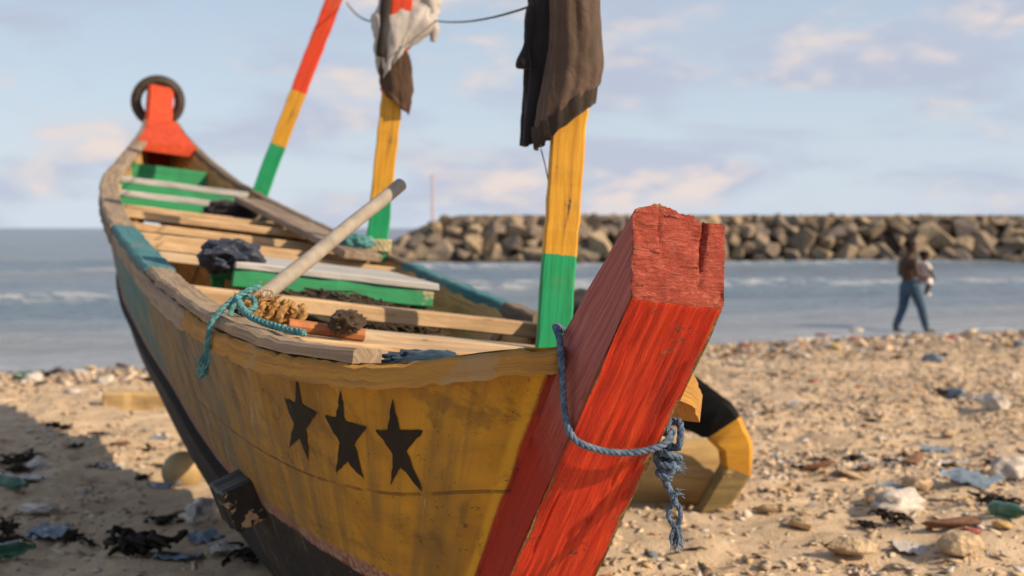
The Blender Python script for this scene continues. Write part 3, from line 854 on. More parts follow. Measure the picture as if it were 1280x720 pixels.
# painted poles lashed to the right rail
def pole(base, top, bands, Wd, Td, seed):
    a = Vector(base); b = Vector(top); L = (b-a).length
    me = plank_mesh('pole', L, Wd, Td, 24, .003, .007, seed, sag=.006)
    me.materials.append(pole_mat('pole_paint', L, *bands))
    o = bpy.data.objects.new('canopy_pole', me); C.objects.link(o)
    d = (b-a).normalized(); y = Vector((1, .12, 0)); y = (y-d*y.dot(d)).normalized(); z = d.cross(y)
    Mw = Matrix((d, y, z)).transposed().to_4x4(); Mw.translation = (a+b)/2
    o.parent = boat; o.matrix_parent_inverse = Matrix(); o.matrix_basis = BOAT_M.inverted() @ Mw
    return a, d
pA = at(317, 262, 10.75); pA2 = at(421, -10, 10.75)
pB = at(468.5, 325, 7.55); pB2 = at(505, -25, 7.5)
pC = at(690, 440, 4.72); pC2 = at(723.5, -8, 4.72)
pole(pA, pA2, (.58, 1.06), .135, .05, 81)
pole(pB, pB2, (.36, .98), .125, .05, 82)
pole(pC, pC2, (.36, 1.10), .125, .05, 83)

# ------------------------------------------------------------------ paint and fittings on the hull
_S, _V = np.meshgrid(np.linspace(-.24, 2.4, 700), np.linspace(.3, 1, 420), indexing='ij')
_P = hull_pt(_S, _V, -1).reshape(-1, 3)
_W = _P @ np.array(BOAT_M.to_3x3()).T + np.array(BOAT_M.translation)
_Q = np.stack([640 + FPX*_W[:, 0]/_W[:, 1], 285 - FPX*(_W[:, 2]-CH)/_W[:, 1]], -1)
def hull_sv(px, py):
    i = int(((_Q - np.array([px, py]))**2).sum(-1).argmin()); return float(_S.ravel()[i]), float(_V.ravel()[i])
def hull_n(s, v):
    p = Vector(hull_pt(s, v)); a = Vector(hull_pt(s+.01, v)) - p; b = Vector(hull_pt(s, v-.01 if v > .9 else v+.01)) - p
    n = a.cross(b).normalized(); return n if n.x < 0 else -n
M_star = wear_mat('black_star_paint', (.013, .013, .013), (.02, .019, .017), (.20, .12, .025), 'Z', .63, .6, bump=.3)
M_star.node_tree.nodes['Principled BSDF'].inputs['Specular IOR Level'].default_value = .2
STARS = [
 [(372, 471), (378, 504), (396, 516), (383, 536), (387, 578), (375, 547), (362, 560), (368, 529), (356, 497), (369, 503)],
 [(426, 487), (432, 526), (459, 533), (443, 556), (456, 599), (435, 576), (421, 590), (425, 553), (407, 519), (421, 521)],
 [(491, 498), (500, 537), (529, 538), (509, 564), (528, 614), (501, 584), (489, 607), (492, 567), (469, 537), (484, 537)]]
rr2s = random.Random(19)
for poly in STARS:
    pp = []
    for p, q in zip(poly, poly[1:]+poly[:1]):
        for j in range(5):
            f = j/5; w_ = 0 if j == 0 else 1.0
            pp.append((p[0]+(q[0]-p[0])*f + rr2s.uniform(-.8, .8)*w_, p[1]+(q[1]-p[1])*f + rr2s.uniform(-.8, .8)*w_))
    sv = [hull_sv(*p) for p in pp]; n_ = len(sv)
    c = (sum(p[0] for p in sv)/n_, sum(p[1] for p in sv)/n_)
    V, F = [], []; N = 6
    for i in range(n_):
        a, b = sv[i], sv[(i+1) % n_]; base = len(V)
        for r_ in range(N+1):
            for k in range(r_+1):
                f = r_/N; g = k/r_ if r_ else 0
                s_ = c[0] + f*((a[0]-c[0])*(1-g) + (b[0]-c[0])*g); v_ = c[1] + f*((a[1]-c[1])*(1-g) + (b[1]-c[1])*g)
                V.append(Vector(hull_pt(s_, v_)) + hull_n(s_, v_)*.0025)
        ix = lambda r_, k: base + r_*(r_+1)//2 + k
        for r_ in range(N):
            for k in range(r_+1):
                F.append((ix(r_, k), ix(r_+1, k), ix(r_+1, k+1)))
                if k < r_: F.append((ix(r_, k), ix(r_+1, k+1), ix(r_, k+1)))
    o = link('painted_star', mesh('star', V, F), boat, M_star); o.parent = hull

def frame_obj(o, X, Y, origin, parent=boat):
    X = X.normalized(); Z = X.cross(Y).normalized(); Y = Z.cross(X)
    Mx = Matrix((X, Y, Z)).transposed().to_4x4(); Mx.translation = origin; o.parent = parent; o.matrix_basis = Mx
bs, bv = hull_sv(316, 618)
bn = hull_n(bs, bv); bp = Vector(hull_pt(bs, bv)); bd = (Vector(hull_pt(bs+.05, bv)) - bp).normalized()
o = link('fender_block', plank_mesh('fender_block', .19, .15, .15, 5, .006, .008, 91), None, wear_mat('peeling_black_paint', (.018, .018, .018), (.010, .010, .010), (.40, .28, .17), 'X', .535, .45))
frame_obj(o, bd, bn, bp + bn*.035)
# raised black wale along the foot of the planking
V, F = [], []
ss = np.linspace(bs+.08, 8.6, 70)
for s_ in ss:
    for dv, ou in ((-.055, 0.0), (-.045, .022), (-.008, .022), (.0, 0.0)):
        v_ = float(VB(s_)) + dv; V.append(Vector(hull_pt(s_, v_)) + hull_n(float(s_), v_)*ou)
for i in range(len(ss)-1):
    for k in range(3): F.append((i*4+k, (i+1)*4+k, (i+1)*4+k+1, i*4+k+1))
F.append((0, 1, 2, 3)); F.append(tuple((len(ss)-1)*4+k for k in range(4)))
o = link('rubbing_wale', mesh('wale', V, F), boat, M_black); autosmooth(o, 35)

# ------------------------------------------------------------------ soft and lumpy things
def blob_mesh(name, rx, ry, rz, seed=0, amp=.25, freq=2.0, sub=4, crease=0.0):
    bm = bmesh.new(); bmesh.ops.create_icosphere(bm, subdivisions=sub, radius=1)
    off = Vector((seed*3.7, seed*1.3, seed*5.1))
    for v in bm.verts:
        n = mn.fractal(v.co*freq+off, 1.0, 2.0, 4) if amp else 0
        c = abs(mn.noise(v.co*freq*1.7+off*2))*crease
        k = 1 + amp*n - c
        v.co = Vector((v.co.x*rx, v.co.y*ry, v.co.z*rz))*k
    return bm_mesh(name, bm)
def blob(name, loc, r, mat, seed=0, amp=.25, freq=2.0, sub=4, crease=.0, rot=(0, 0, 0)):
    o = link(name, blob_mesh(name, *r, seed, amp, freq, sub, crease), None, mat, True); o.location = loc; o.rotation_euler = rot; return o

def cloth_mat(name, c, rough=.9, var=.25, weave=300, spec=.15):
    m, t, b = material(name, rough, spec); co = t.coord('Object')
    n = t.noise(co, 7, 5, .6, .3); f = t.noise(co, weave, 2, .6)
    t.l.new(t.ramp(n, [(.3, tuple(x*(1-var) for x in c)), (.7, tuple(min(1, x*(1+var)) for x in c))]), b.inputs['Base Color'])
    cr = t.noise(t.scale(co, (13, 13, 8), rot=(.5, .7, 0)), 1.0, 3, .5, .9)
    t.l.new(t.bump(t.math('ADD', t.math('ADD', n, t.math('MULTIPLY', cr, .9)), t.math('MULTIPLY', f, .06)), .5, .02), b.inputs['Normal'])
    b.inputs['Sheen Weight'].default_value = .15
    return m
M_navy = cloth_mat('navy_cloth', (.017, .016, .020)); M_tarp = cloth_mat('blue_tarp', (.014, .022, .045), .55, spec=.4)
M_brownj = cloth_mat('brown_jacket_cloth', (.082, .056, .041), .7, spec=.2); M_hem = cloth_mat('dark_hem_cloth', (.035, .027, .022))
M_shirt = cloth_mat('grey_shirt_cloth', (.42, .40, .38)); M_dkcloth = cloth_mat('dark_cloth', (.030, .026, .026))
M_brcloth = cloth_mat('dark_brown_cloth', (.07, .042, .028)); M_blcloth = cloth_mat('dark_blue_rag', (.02, .05, .085))
M_net = cloth_mat('net_heap', (.055, .040, .026), .9, .5, 90)

# ------------------------------------------------------------------ gear inside the canoe
def gear_net():
    V, F = [], []; r = random.Random(4)
    me0 = blob_mesh('x', .52, .30, .13, 5, .35, 2.6, 5, .25)
    V += [v.co.copy() for v in me0.vertices]; F += [tuple(p.vertices) for p in me0.polygons]; bpy.data.meshes.remove(me0)
    for k in range(420):
        a = r.uniform(0, 6.28); q = r.random()**.5
        c = Vector((.48*q*math.cos(a), .28*q*math.sin(a), .10*(1-q*q)+.02)); pts = []
        for j in range(5):
            pts.append(c + Vector((r.uniform(-.09, .09), r.uniform(-.07, .07), r.uniform(-.02, .055))))
        tube(V, F, catmull(pts, 4), r.uniform(.0015, .0045), 4)
    o = link('fishing_net', mesh('net', V, F), None, M_net)
    o.matrix_world = BOAT_M @ Matrix.Translation((-.04, 2.36, 1.045)); return o
tag(gear_net(), 'dark tangled fishing net heaped under the pale-topped thwart of the canoe', 'fishing net')
o = blob('tarp_bundle', BW(-.42, 2.75, 1.31), (.15, .12, .085), M_tarp, 8, .28, 1.6, 5, .38, (0, 0, R(TH))); tag(o, 'crumpled dark blue tarp bundle beside the fishing net in the canoe', 'tarp')
o = blob('rag_bundle', BW(.26, 6.85, 1.64), (.20, .16, .10), M_navy, 9, .30, 1.8, 4, .3); tag(o, 'dark navy rag bundle stuffed beside the most slanted pole', 'rag')
o = blob('dark_sack', BW(.83, 1.62, 1.15), (.16, .22, .20), M_navy, 12, .18, 1.5, 4, .2); tag(o, 'dark navy sack hung over the rail behind the pole with the brown jacket', 'sack')
o = blob('blue_rag', BW(-.27, .28, 1.075), (.15, .055, .045), M_blcloth, 14, .35, 2.4, 4, .35, (0, R(7), R(12))); tag(o, 'small dark blue rag tucked behind the ochre bow rail', 'rag')
o = blob('teal_rag', BW(.50, 4.0, 1.47), (.10, .07, .05), M_rteal, 15, .35, 2.4, 4, .3); tag(o, 'small teal rag lying at the foot of the pole hung with the grey shirt', 'rag')
o = blob('frayed_clump', BW(-.30, 1.10, 1.14), (.06, .055, .045), M_net, 16, .35, 3.0, 4, .5); tag(o, 'frayed dark brown rope clump on the foremost thwart boards', 'rope clump')

# grey stick propped on the left rail
sa, sb = BW(-.60, 1.24, 1.15), BW(.02, 1.72, 1.665)
V, F = [], []
pth = [sa.lerp(sb, k/14) + Vector((0, 0, .0015*math.sin(k*.9))) for k in range(15)]
tube(V, F, pth, lambda k: .028 - .002*k, 14)
o = link('propped_stick', mesh('stick', V, F), None, plain('grey_stick', (.30, .27, .225), .8, .2, 18, .3)); autosmooth(o, 50)
tag(o, 'smooth grey stick propped at a slant on the canoe rail', 'stick')
# tan rope coiled round its foot
V, F = [], []
ax = (BW(-.40, 1.25, 1.13) - BW(-.68, 1.17, 1.14)).normalized(); c0 = BW(-.63, 1.16, 1.155)
e1 = ax.cross(Vector((0, 0, 1))).normalized(); e2 = e1.cross(ax); pts = []
rr2 = random.Random(8)
for k in range(0, 64):
    a = k*2*math.pi/12; pts.append(c0 + ax*(.0033*k) + (e1*math.cos(a)*.042 + e2*math.sin(a)*.034)*rr2.uniform(.62, 1.22) + Vector((rr2.uniform(-.008, .008),)*3))
rope_strands(V, F, catmull(pts, 3), .014, .09, 5)
for k in range(60):
    c = pts[rr2.randrange(0, 30)]; p2 = [c, c + Vector((rr2.uniform(-.03, .03), rr2.uniform(-.03, .03), rr2.uniform(-.02, .03))), c + Vector((rr2.uniform(-.06, .06), rr2.uniform(-.05, .05), rr2.uniform(-.05, .04)))]
    tube(V, F, catmull(p2, 3), .002, 4)
o = link('rope_coil', mesh('coil', V, F), None, M_rtan); tag(o, 'frayed tan rope coiled around the foot of the grey stick', 'rope')
V, F = [], []
tube(V, F, [BW(-.48, 1.16, 1.11), BW(-.36, 1.16, 1.105), BW(-.22, 1.15, 1.10)], .022, 8)
o = link('orange_peg', mesh('peg', V, F), None, plain('orange_peg', (.38, .15, .06), .7, .2, 20, .3)); tag(o, 'orange-brown wooden peg lying beside the tan rope coil', 'peg')
# teal rope: over the rail, a hanging tail and a run along the capping plank
V, F = [], []
A = Vector(hull_pt(.86, 1, -1)); nA = hull_n(.86, .95)
run = [A + Vector((.10, .05, .14)), A + Vector((.03, .03, .10)), A + Vector((-.035, 0, .03)), A + Vector((-.045, 0, -.03)), A + Vector((-.042, .005, -.07))]
rope_strands(V, F, [BOAT_M @ p for p in catmull(run, 6)], .010, .06)
for k in range(26):
    a = Vector((-.042, .005, -.065)) + A; p2 = [a, a + Vector((rr2.uniform(-.018, .008), rr2.uniform(-.02, .02), -.035)), a + Vector((rr2.uniform(-.02, .01), rr2.uniform(-.04, .04), rr2.uniform(-.06, -.09)))]
    tube(V, F, [BOAT_M @ p for p in catmull(p2, 4)], .0028, 4)
run = [A + Vector((.03, .03, .10)), Vector(hull_pt(.72, 1, -1)) + Vector((.02, 0, .062)), Vector(hull_pt(.58, 1, -1)) + Vector((.05, 0, .052)), Vector(hull_pt(.46, 1, -1)) + Vector((.08, 0, .052))]
rope_strands(V, F, [BOAT_M @ p for p in catmull(run, 8)], .011, .06)
run = [A + Vector((.02, .06, .03)), A + Vector((.04, .08, .09)), A + Vector((.09, .09, .10)), A + Vector((.09, .04, .07)), A + Vector((.04, .02, .06))]
rope_strands(V, F, [BOAT_M @ p for p in catmull(run, 8)], .009, .06)
o = link('teal_rope', mesh('teal_rope', V, F), None, M_rteal); tag(o, 'teal rope hitched over the rail with a frayed hanging tail', 'rope')
# cream lashing round the middle pole
def lashing(a, b, rx, ry, turns, rad, mat, name, label):
    V, F = [], []; d = (b-a).normalized(); x = Vector((1, .12, 0)); x = (x-d*x.dot(d)).normalized(); y = d.cross(x); pts = []
    for k in range(turns*12+1):
        an = k*2*math.pi/12; ca, sa_ = math.cos(an), math.sin(an)
        q = (abs(ca)**3+abs(sa_)**3)**(-1/3)
        pts.append(a.lerp(b, k/(turns*12)) + x*ca*q*rx + y*sa_*q*ry)
    rope_strands(V, F, catmull(pts, 2), rad, rad*7)
    o = link(name, mesh(name, V, F), None, mat); tag(o, label, 'rope')
dB = (pB2-pB).normalized(); dC = (pC2-pC).normalized(); dA = (pA2-pA).normalized()
lashing(pB+dB*.05, pB+dB*.12, .078, .042, 4, .013, M_rcream, 'pole_lashing', 'cream rope lashed round the foot of the pole hung with the grey shirt')

# blue rope looped round the stem, knotted on the right with a frayed tail
def stem_front(u): return float(np.interp(u, [.3, .6, 1.32], [.16, -.065, -.545]))
V, F = [], []
SWr = SW + .010
loop = [(.02, -.165, 1.215), (-.09, -.168, 1.225), (-SWr-.004, -.205, 1.235), (-SWr-.016, -.262, 1.205), (-SWr-.018, -.30, 1.13), (-SWr-.010, stem_front(1.03)+.03, 1.04),
        (-SWr+.012, stem_front(.985)-.012, .985), (-.06, stem_front(.975)-.020, .962), (.02, stem_front(.97)-.022, .957), (.09, stem_front(.985)-.020, .972), (SWr, stem_front(1.0)-.006, .995), (SWr+.012, stem_front(1.0)+.03, 1.02)]
rope_strands(V, F, [BOAT_M @ p for p in catmull(loop, 8)], .0092, .05, 6)
kc = Vector((SWr+.018, stem_front(1.0)+.03, 1.005))
back = [kc + Vector((0, 0, 0)), kc + Vector((.012, .04, .06)), kc + Vector((.004, .08, .13)), kc + Vector((.0, .13, .19)), Vector((.10, -.168, 1.20)), Vector((.02, -.165, 1.215))]
rope_strands(V, F, [BOAT_M @ p for p in catmull(back, 8)], .0092, .05, 6)
knot = []
for k in range(40):
    a = k/40*2*math.pi
    knot.append(kc + Vector((.010, 0, -.03)) + Vector((.020*math.sin(2*a)+.006*math.sin(5*a), .022*math.cos(3*a), .052*math.cos(a)+.014*math.sin(4*a))))
rope_strands(V, F, [BOAT_M @ p for p in catmull(knot+[knot[0]], 3)], .0092, .05, 6)
kn2 = [kc + Vector((.012+.024*math.cos(a*2.3), .020*math.sin(a*2.3), -.03-.010*a)) for a in np.linspace(0, 7.5, 24)]
rope_strands(V, F, [BOAT_M @ p for p in catmull(kn2, 3)], .0092, .05, 6)
Rk = BOAT_M.to_3x3().inverted()
def dn(x, y, z): return kc + Rk @ Vector((x, y, z))          # offsets from the knot in upright axes
tail = [dn(.012, 0, -.05), dn(.000, -.004, -.08), dn(-.008, 0, -.105), dn(.000, 0, -.13), dn(.014, .003, -.155), dn(.016, 0, -.175)]
rope_strands(V, F, [BOAT_M @ p for p in catmull(tail, 8)], .0095, .055, 6)
for sgn in (-1, 1):
    lp = [dn(.016, 0, -.165), dn(.016+sgn*.012, .004, -.182), dn(.016+sgn*.014, 0, -.205), dn(.020+sgn*.002, 0, -.228)]
    rope_strands(V, F, [BOAT_M @ p for p in catmull(lp, 6)], .0065, .04, 5)
rf = random.Random(12)
for k in range(150):
    zz = rf.choice([-.065, -.07, -.14, -.228, -.228, -.228]); a = dn(.018+rf.uniform(-.008, .012), rf.uniform(-.01, .01), zz+rf.uniform(-.015, .01)); ln = rf.uniform(.02, .05)
    side = rf.uniform(-.018, .024) if zz > -.2 else rf.uniform(-.013, .013)
    q = Rk @ Vector((side, rf.uniform(-.015, .015), -ln if zz < -.2 else rf.uniform(-.02, .012)))
    tube(V, F, [BOAT_M @ p for p in catmull([a, a + q*.5 + Rk @ Vector((rf.uniform(-.006, .006), 0, 0)), a+q], 3)], .0011, 3)
o = link('mooring_rope', mesh('mooring_rope', V, F, ), None, M_rblue); autosmooth(o, 60)
tag(o, 'twisted blue rope looped round the red stem with knotted frayed tail', 'rope')

# tyre over the stern post
def torus(V, F, R0, prof, seg=56):
    n = len(prof); b = len(V)
    for i in range(seg):
        a = 2*math.pi*i/seg
        for (dr, dz) in prof: V.append(Vector(((R0+dr)*math.cos(a), (R0+dr)*math.sin(a), dz)))
    for i in range(seg):
        for k in range(n): F.append((b+i*n+k, b+((i+1) % seg)*n+k, b+((i+1) % seg)*n+(k+1) % n, b+i*n+(k+1) % n))
V, F = [], []
prof = [(.058*math.cos(a)*(1 if math.cos(a) < 0 else .8), .066*math.sin(a)) for a in np.linspace(0, 2*math.pi, 15)[:-1]]
torus(V, F, .222, prof)
for i in range(72):                      # tread blocks
    a = 2*math.pi*i/72
    for sz in (-1, 1):
        c = Vector((.268*math.cos(a+.03*sz), .268*math.sin(a+.03*sz), sz*.022)); e = Vector((-math.sin(a), math.cos(a), 0))*.008; n_ = Vector((math.cos(a), math.sin(a), 0)); z = Vector((0, 0, .016)); b = len(V)
        for q in (-1, 1):
            for w_ in (-1, 1): V += [c+e*q+z*w_-n_*.012, c+e*q+z*w_+n_*.003]
        F += [(b, b+1, b+3, b+2), (b+4, b+6, b+7, b+5), (b, b+4, b+5, b+1), (b+2, b+3, b+7, b+6), (b+1, b+5, b+7, b+3)]
tyre_m = plain('tyre_rubber', (.060, .048, .038), .7, .4, 14, .4)
ty = link('old_tyre', mesh('tyre', V, F), None, tyre_m); autosmooth(ty, 45)
tc = BW(.03, 10.60, 2.815)
ty.location = tc; ty.rotation_euler = (R(104), R(4), R(14))
tag(ty, 'worn black tyre hung over the red stern post of the canoe', 'tyre')

# ------------------------------------------------------------------ washing on the poles
def garment(name, rows, mat, folds=9, amp=.16, seed=0, hem=(0, 0), thick=.006, n=72, sub=10, drop=1.0, tw=1.4):
    """rows: (z, cx, cy, rx, ry) from the top; hem: how far the lower edge rises at +x / +y"""
    V, F = [], []; k = curve1([(i, i) for i in range(len(rows))])
    cs = [curve1([(i, r[j]) for i, r in enumerate(rows)]) for j in range(5)]
    m = (len(rows)-1)*sub+1
    for i in range(m):
        q = i/sub; z, cx, cy, rx, ry = (float(c(q)) for c in cs); f = i/(m-1)
        for j in range(n):
            a = 2*math.pi*j/n
            g = math.sin(a*folds + 1.3*math.sin(f*tw*3+seed) + seed*2 + f*tw) * (.35+.65*f)
            g2 = mn.noise(Vector((math.cos(a)*2.2+seed, math.sin(a)*2.2, f*3.2)))*1.3 + mn.noise(Vector((math.cos(a)*5+seed, math.sin(a)*5, f*9)))*.6
            kx = 1 + amp*(g*.45+g2)
            x = cx + math.cos(a)*rx*kx; y = cy + math.sin(a)*ry*kx
            zz = z + f**1.5*(hem[0]*math.cos(a) + hem[1]*math.sin(a)) + f*.003*g
            V.append(Vector((x, y, zz)))
    for i in range(m-1):
        for j in range(n): F.append((i*n+j, i*n+(j+1) % n, (i+1)*n+(j+1) % n, (i+1)*n+j))
    F.append(tuple(range(n)))
    o = link(name, mesh(name, V, F), None, mat, True)
    so_ = o.modifiers.new('thick', 'SOLIDIFY'); so_.thickness = thick; so_.offset = -1
    return o
def PX(px, py, Y): p = at(px, py, Y); return p.x, p.z
def rows_px(Y, lst, ry):
    out = []
    for (y, xl, xr) in lst:
        X0, z = PX(xl, y, Y); X1, _ = PX(xr, y, Y); out.append((z, (X0+X1)/2, Y, (X1-X0)/2, ry))
    return out
YC = 4.72
rj = rows_px(YC-.015, [(-30, 704, 738), (-22, 694, 746), (0, 690, 747), (40, 688, 748), (80, 682, 750), (120, 674, 748), (138, 668, 744)], .070)
jk = garment('brown_jacket', rj, M_brownj, 11, .085, 1.0, (.085, .0), .006, 96, 10)
tag(jk, 'brown quilted jacket draped over the top of the yellow pole', 'jacket')
# hem band follows the lower edge
V, F = [], []
last = [v.co.copy() for v in jk.data.vertices][-96:]; cxy = sum((v for v in last), Vector())/96
for k_, (dz, sc) in enumerate(((.018, 1.04), (.0, 1.045), (-.035, 1.01), (-.060, .98))):
    for v in last: V.append(Vector((cxy.x+(v.x-cxy.x)*sc, cxy.y+(v.y-cxy.y)*sc, v.z+dz)))
for i in range(3):
    for j in range(96): F.append((i*96+j, i*96+(j+1) % 96, (i+1)*96+(j+1) % 96, (i+1)*96+j))
o = link('hem_band', mesh('hem', V, F), jk, M_hem, True); so_ = o.modifiers.new('thick', 'SOLIDIFY'); so_.thickness = .008; so_.offset = 0
rn = rows_px(YC+.05, [(-32, 678, 712), (-20, 664, 716), (10, 662, 716), (50, 659, 712), (90, 658, 706), (140, 656, 700), (178, 654, 692)], .055)
nv = garment('navy_garment', rn, M_navy, 7, .14, 2.3, (.015, 0), .006, 72, 10)
tag(nv, 'dark navy garment hanging beside the brown jacket', 'garment')
V, F = [], []
tube(V, F, catmull([Vector((*PX(668, 5, YC+.03), 0)).xzy, Vector((*PX(662, 40, YC+.02), 0)).xzy, Vector((*PX(655, 68, YC), 0)).xzy, Vector((*PX(652, 88, YC), 0)).xzy], 6) if False else
     catmull([at(668, 5, YC+.03), at(663, 40, YC+.02), at(656, 68, YC), at(654, 86, YC)], 6), lambda k: .022+.008*math.sin(k*9), 12)
o = link('sleeve', mesh('sleeve', V, F), nv, M_navy, True)
V, F = [], []
tube(V, F, catmull([at(676, 186, YC), at(681, 205, YC), at(685, 225, YC), at(687, 238, YC+.0)], 5), .0024, 5)
o = link('drawstring', mesh('cord', V, F), nv, M_dkcloth)
YB = 7.52
rs_ = rows_px(YB-.02, [(-24, 490, 520), (-14, 478, 540), (10, 474, 546), (35, 472, 540), (60, 474, 524), (82, 478, 508)], .055)
rs_ = [(z, cx, cy+(.085 if i < 2 else (.05 if i == 2 else 0)), rx, ry) for i, (z, cx, cy, rx, ry) in enumerate(rs_)]
sh = garment('grey_shirt', rs_, M_shirt, 6, .30, 3.1, (.10, .0), .006, 72, 8)
tag(sh, 'pale grey shirt bunched over the top of the middle pole', 'shirt')
V, F = [], []
tube(V, F, catmull([at(536, -5, YB), at(541, 15, YB), at(543, 35, YB), at(541, 52, YB)], 6), lambda k: .030-.008*k+.006*math.sin(k*11), 12)
link('sleeve', mesh('sleeve', V, F), sh, M_shirt, True)
V, F = [], []
tube(V, F, catmull([at(484, -8, YB-.07), at(480, 20, YB-.08), at(478, 45, YB-.08), at(476, 70, YB-.05)], 6), lambda k: .026+.006*math.sin(k*9), 12)
link('dark_sleeve', mesh('sleeve', V, F), sh, M_dkcloth, True)
rt_ = rows_px(YB-.02, [(58, 484, 506), (75, 479, 512), (95, 475, 514), (118, 480, 514), (132, 486, 510)], .05)
o = garment('brown_trousers', rt_, M_brcloth, 5, .18, 4.4, (-.05, 0), .006, 60, 8); tag(o, 'dark brown trousers wrapped round the middle pole under the grey shirt', 'trousers')
# clothesline strung pole to pole
V, F = [], []
def sagline(a, b, s): return [a.lerp(b, k/10) - Vector((0, 0, s*4*(k/10)*(1-k/10))) for k in range(11)]
tube(V, F, sagline(at(433, 3, 10.75), at(476, 27, YB), .05), .0065, 5)
tube(V, F, sagline(at(544, 26, YB), at(668, 6, YC), .03), .0050, 5)
o = link('clothesline', mesh('clothesline', V, F), None, M_dkcloth); tag(o, 'thin dark clothesline strung from pole to pole above the canoe', 'clothesline')

# ------------------------------------------------------------------ timbers and float around the canoe
g0 = on_sand(884, 640)
YE = g0.y
V, F = [], []; bands = []
_k = [at(790, 462, YE+.30), at(850, 497, YE+.14), at(898, 525, YE+.02), at(919, 556, YE), at(920, 586, YE), at(877, 652, YE)]
cl_ = []
for a_, b_ in zip(_k[:-1], _k[1:]): cl_ += [a_.lerp(b_, q/5) for q in range(5)]
cl_.append(_k[-1])
T_ = []
wid = curve1([(0, .15), (.2, .145), (.4, .115), (.6, .085), (.8, .075), (1, .06)])
for i, p in enumerate(cl_):
    d = (cl_[min(i+1, len(cl_)-1)] - cl_[max(i-1, 0)]); d.normalize()
    nrm = Vector((0, 1, 0)); up = nrm.cross(d).normalized(); k = i/(len(cl_)-1); h = float(wid(k)); dp = .085
    for (a, b) in ((-1, -.75), (-.75, -1), (.75, -1), (1, -.75), (1, .75), (.75, 1), (-.75, 1), (-1, .75)):
        V.append(p + up*h*a + nrm*dp*b + Vector((random.uniform(-.003, .003),)*3))
n = len(cl_)
for i in range(n-1):
    for k in range(8): F.append((i*8+k, i*8+(k+1) % 8, (i+1)*8+(k+1) % 8, (i+1)*8+k)); bands.append(i/(n-1))
F.append(tuple(range(8))[::-1]); bands.append(0); F.append(tuple((n-1)*8+k for k in range(8))); bands.append(1)
o = link('bent_timber', mesh('bent_timber', V, F), None, [M_ytimber, M_black, M_mud]); autosmooth(o, 35)
for p, k in zip(o.data.polygons, bands): p.material_index = 0 if k < .18 else (1 if k < .44 else (0 if k < .79 else 2))
tag(o, 'bent black and yellow painted timber standing in the sand behind the stem', 'timber')
V, F = [], []
lg0, lg1 = at(700, 575, YE+.42), at(905, 572, YE+.30)
lz = gz(lg1.x, lg1.y)
rl = random.Random(31); prof = [rl.uniform(.9, 1.08) for _ in range(10)]
lp = [lg0.lerp(lg1, k/12) for k in range(13)]
base_r = .185
for p in lp: p.z = lz + base_r*.86
for i, p in enumerate(lp):
    for k in range(10):
        a = 2*math.pi*k/10; rad = base_r*prof[k]*(1 if i < 12 else .95)*rl.uniform(.98, 1.02)
        V.append(p + Vector((0, math.cos(a), math.sin(a)))*rad + (Vector((rl.uniform(-.02, .02), 0, 0)) if i == 12 else Vector()))
for i in range(12):
    for k in range(10): F.append((i*10+k, i*10+(k+1) % 10, (i+1)*10+(k+1) % 10, (i+1)*10+k))
F.append(tuple(range(10))[::-1]); F.append(tuple(120+k for k in range(10)))
o = link('roller_log', mesh('log', V, F), None, wear_mat('log_timber', (.58, .42, .2), (.38, .25, .11), (.22, .14, .07), 'X', .66, gscale=.7, bump=.8)); autosmooth(o, 30)
tag(o, 'thick hewn timber log lying on the sand behind the stem', 'log')
g1 = on_sand(178, 512)
o = link('squared_beam', plank_mesh('beam', .80, .24, .24, 8, .012, .02, 44), None, wear_mat('beam_timber', (.50, .36, .17), (.33, .22, .10), (.24, .16, .08), 'X', .60)); o.location = (g1.x, g1.y+.1, g1.z+.04); o.rotation_euler = (0, R(2), R(6))
tag(o, 'short squared yellowish beam half buried in sand near the water', 'beam')
g2 = on_sand(228, 606)
o = blob('net_float', (g2.x, g2.y, g2.z+.085), (.13, .12, .13), plain('float_plastic', (.36, .26, .12), .5, .2, 6, .1), 3, .03, 1.0, 4); tag(o, 'faded yellow net float lying against the black hull bottom', 'float')

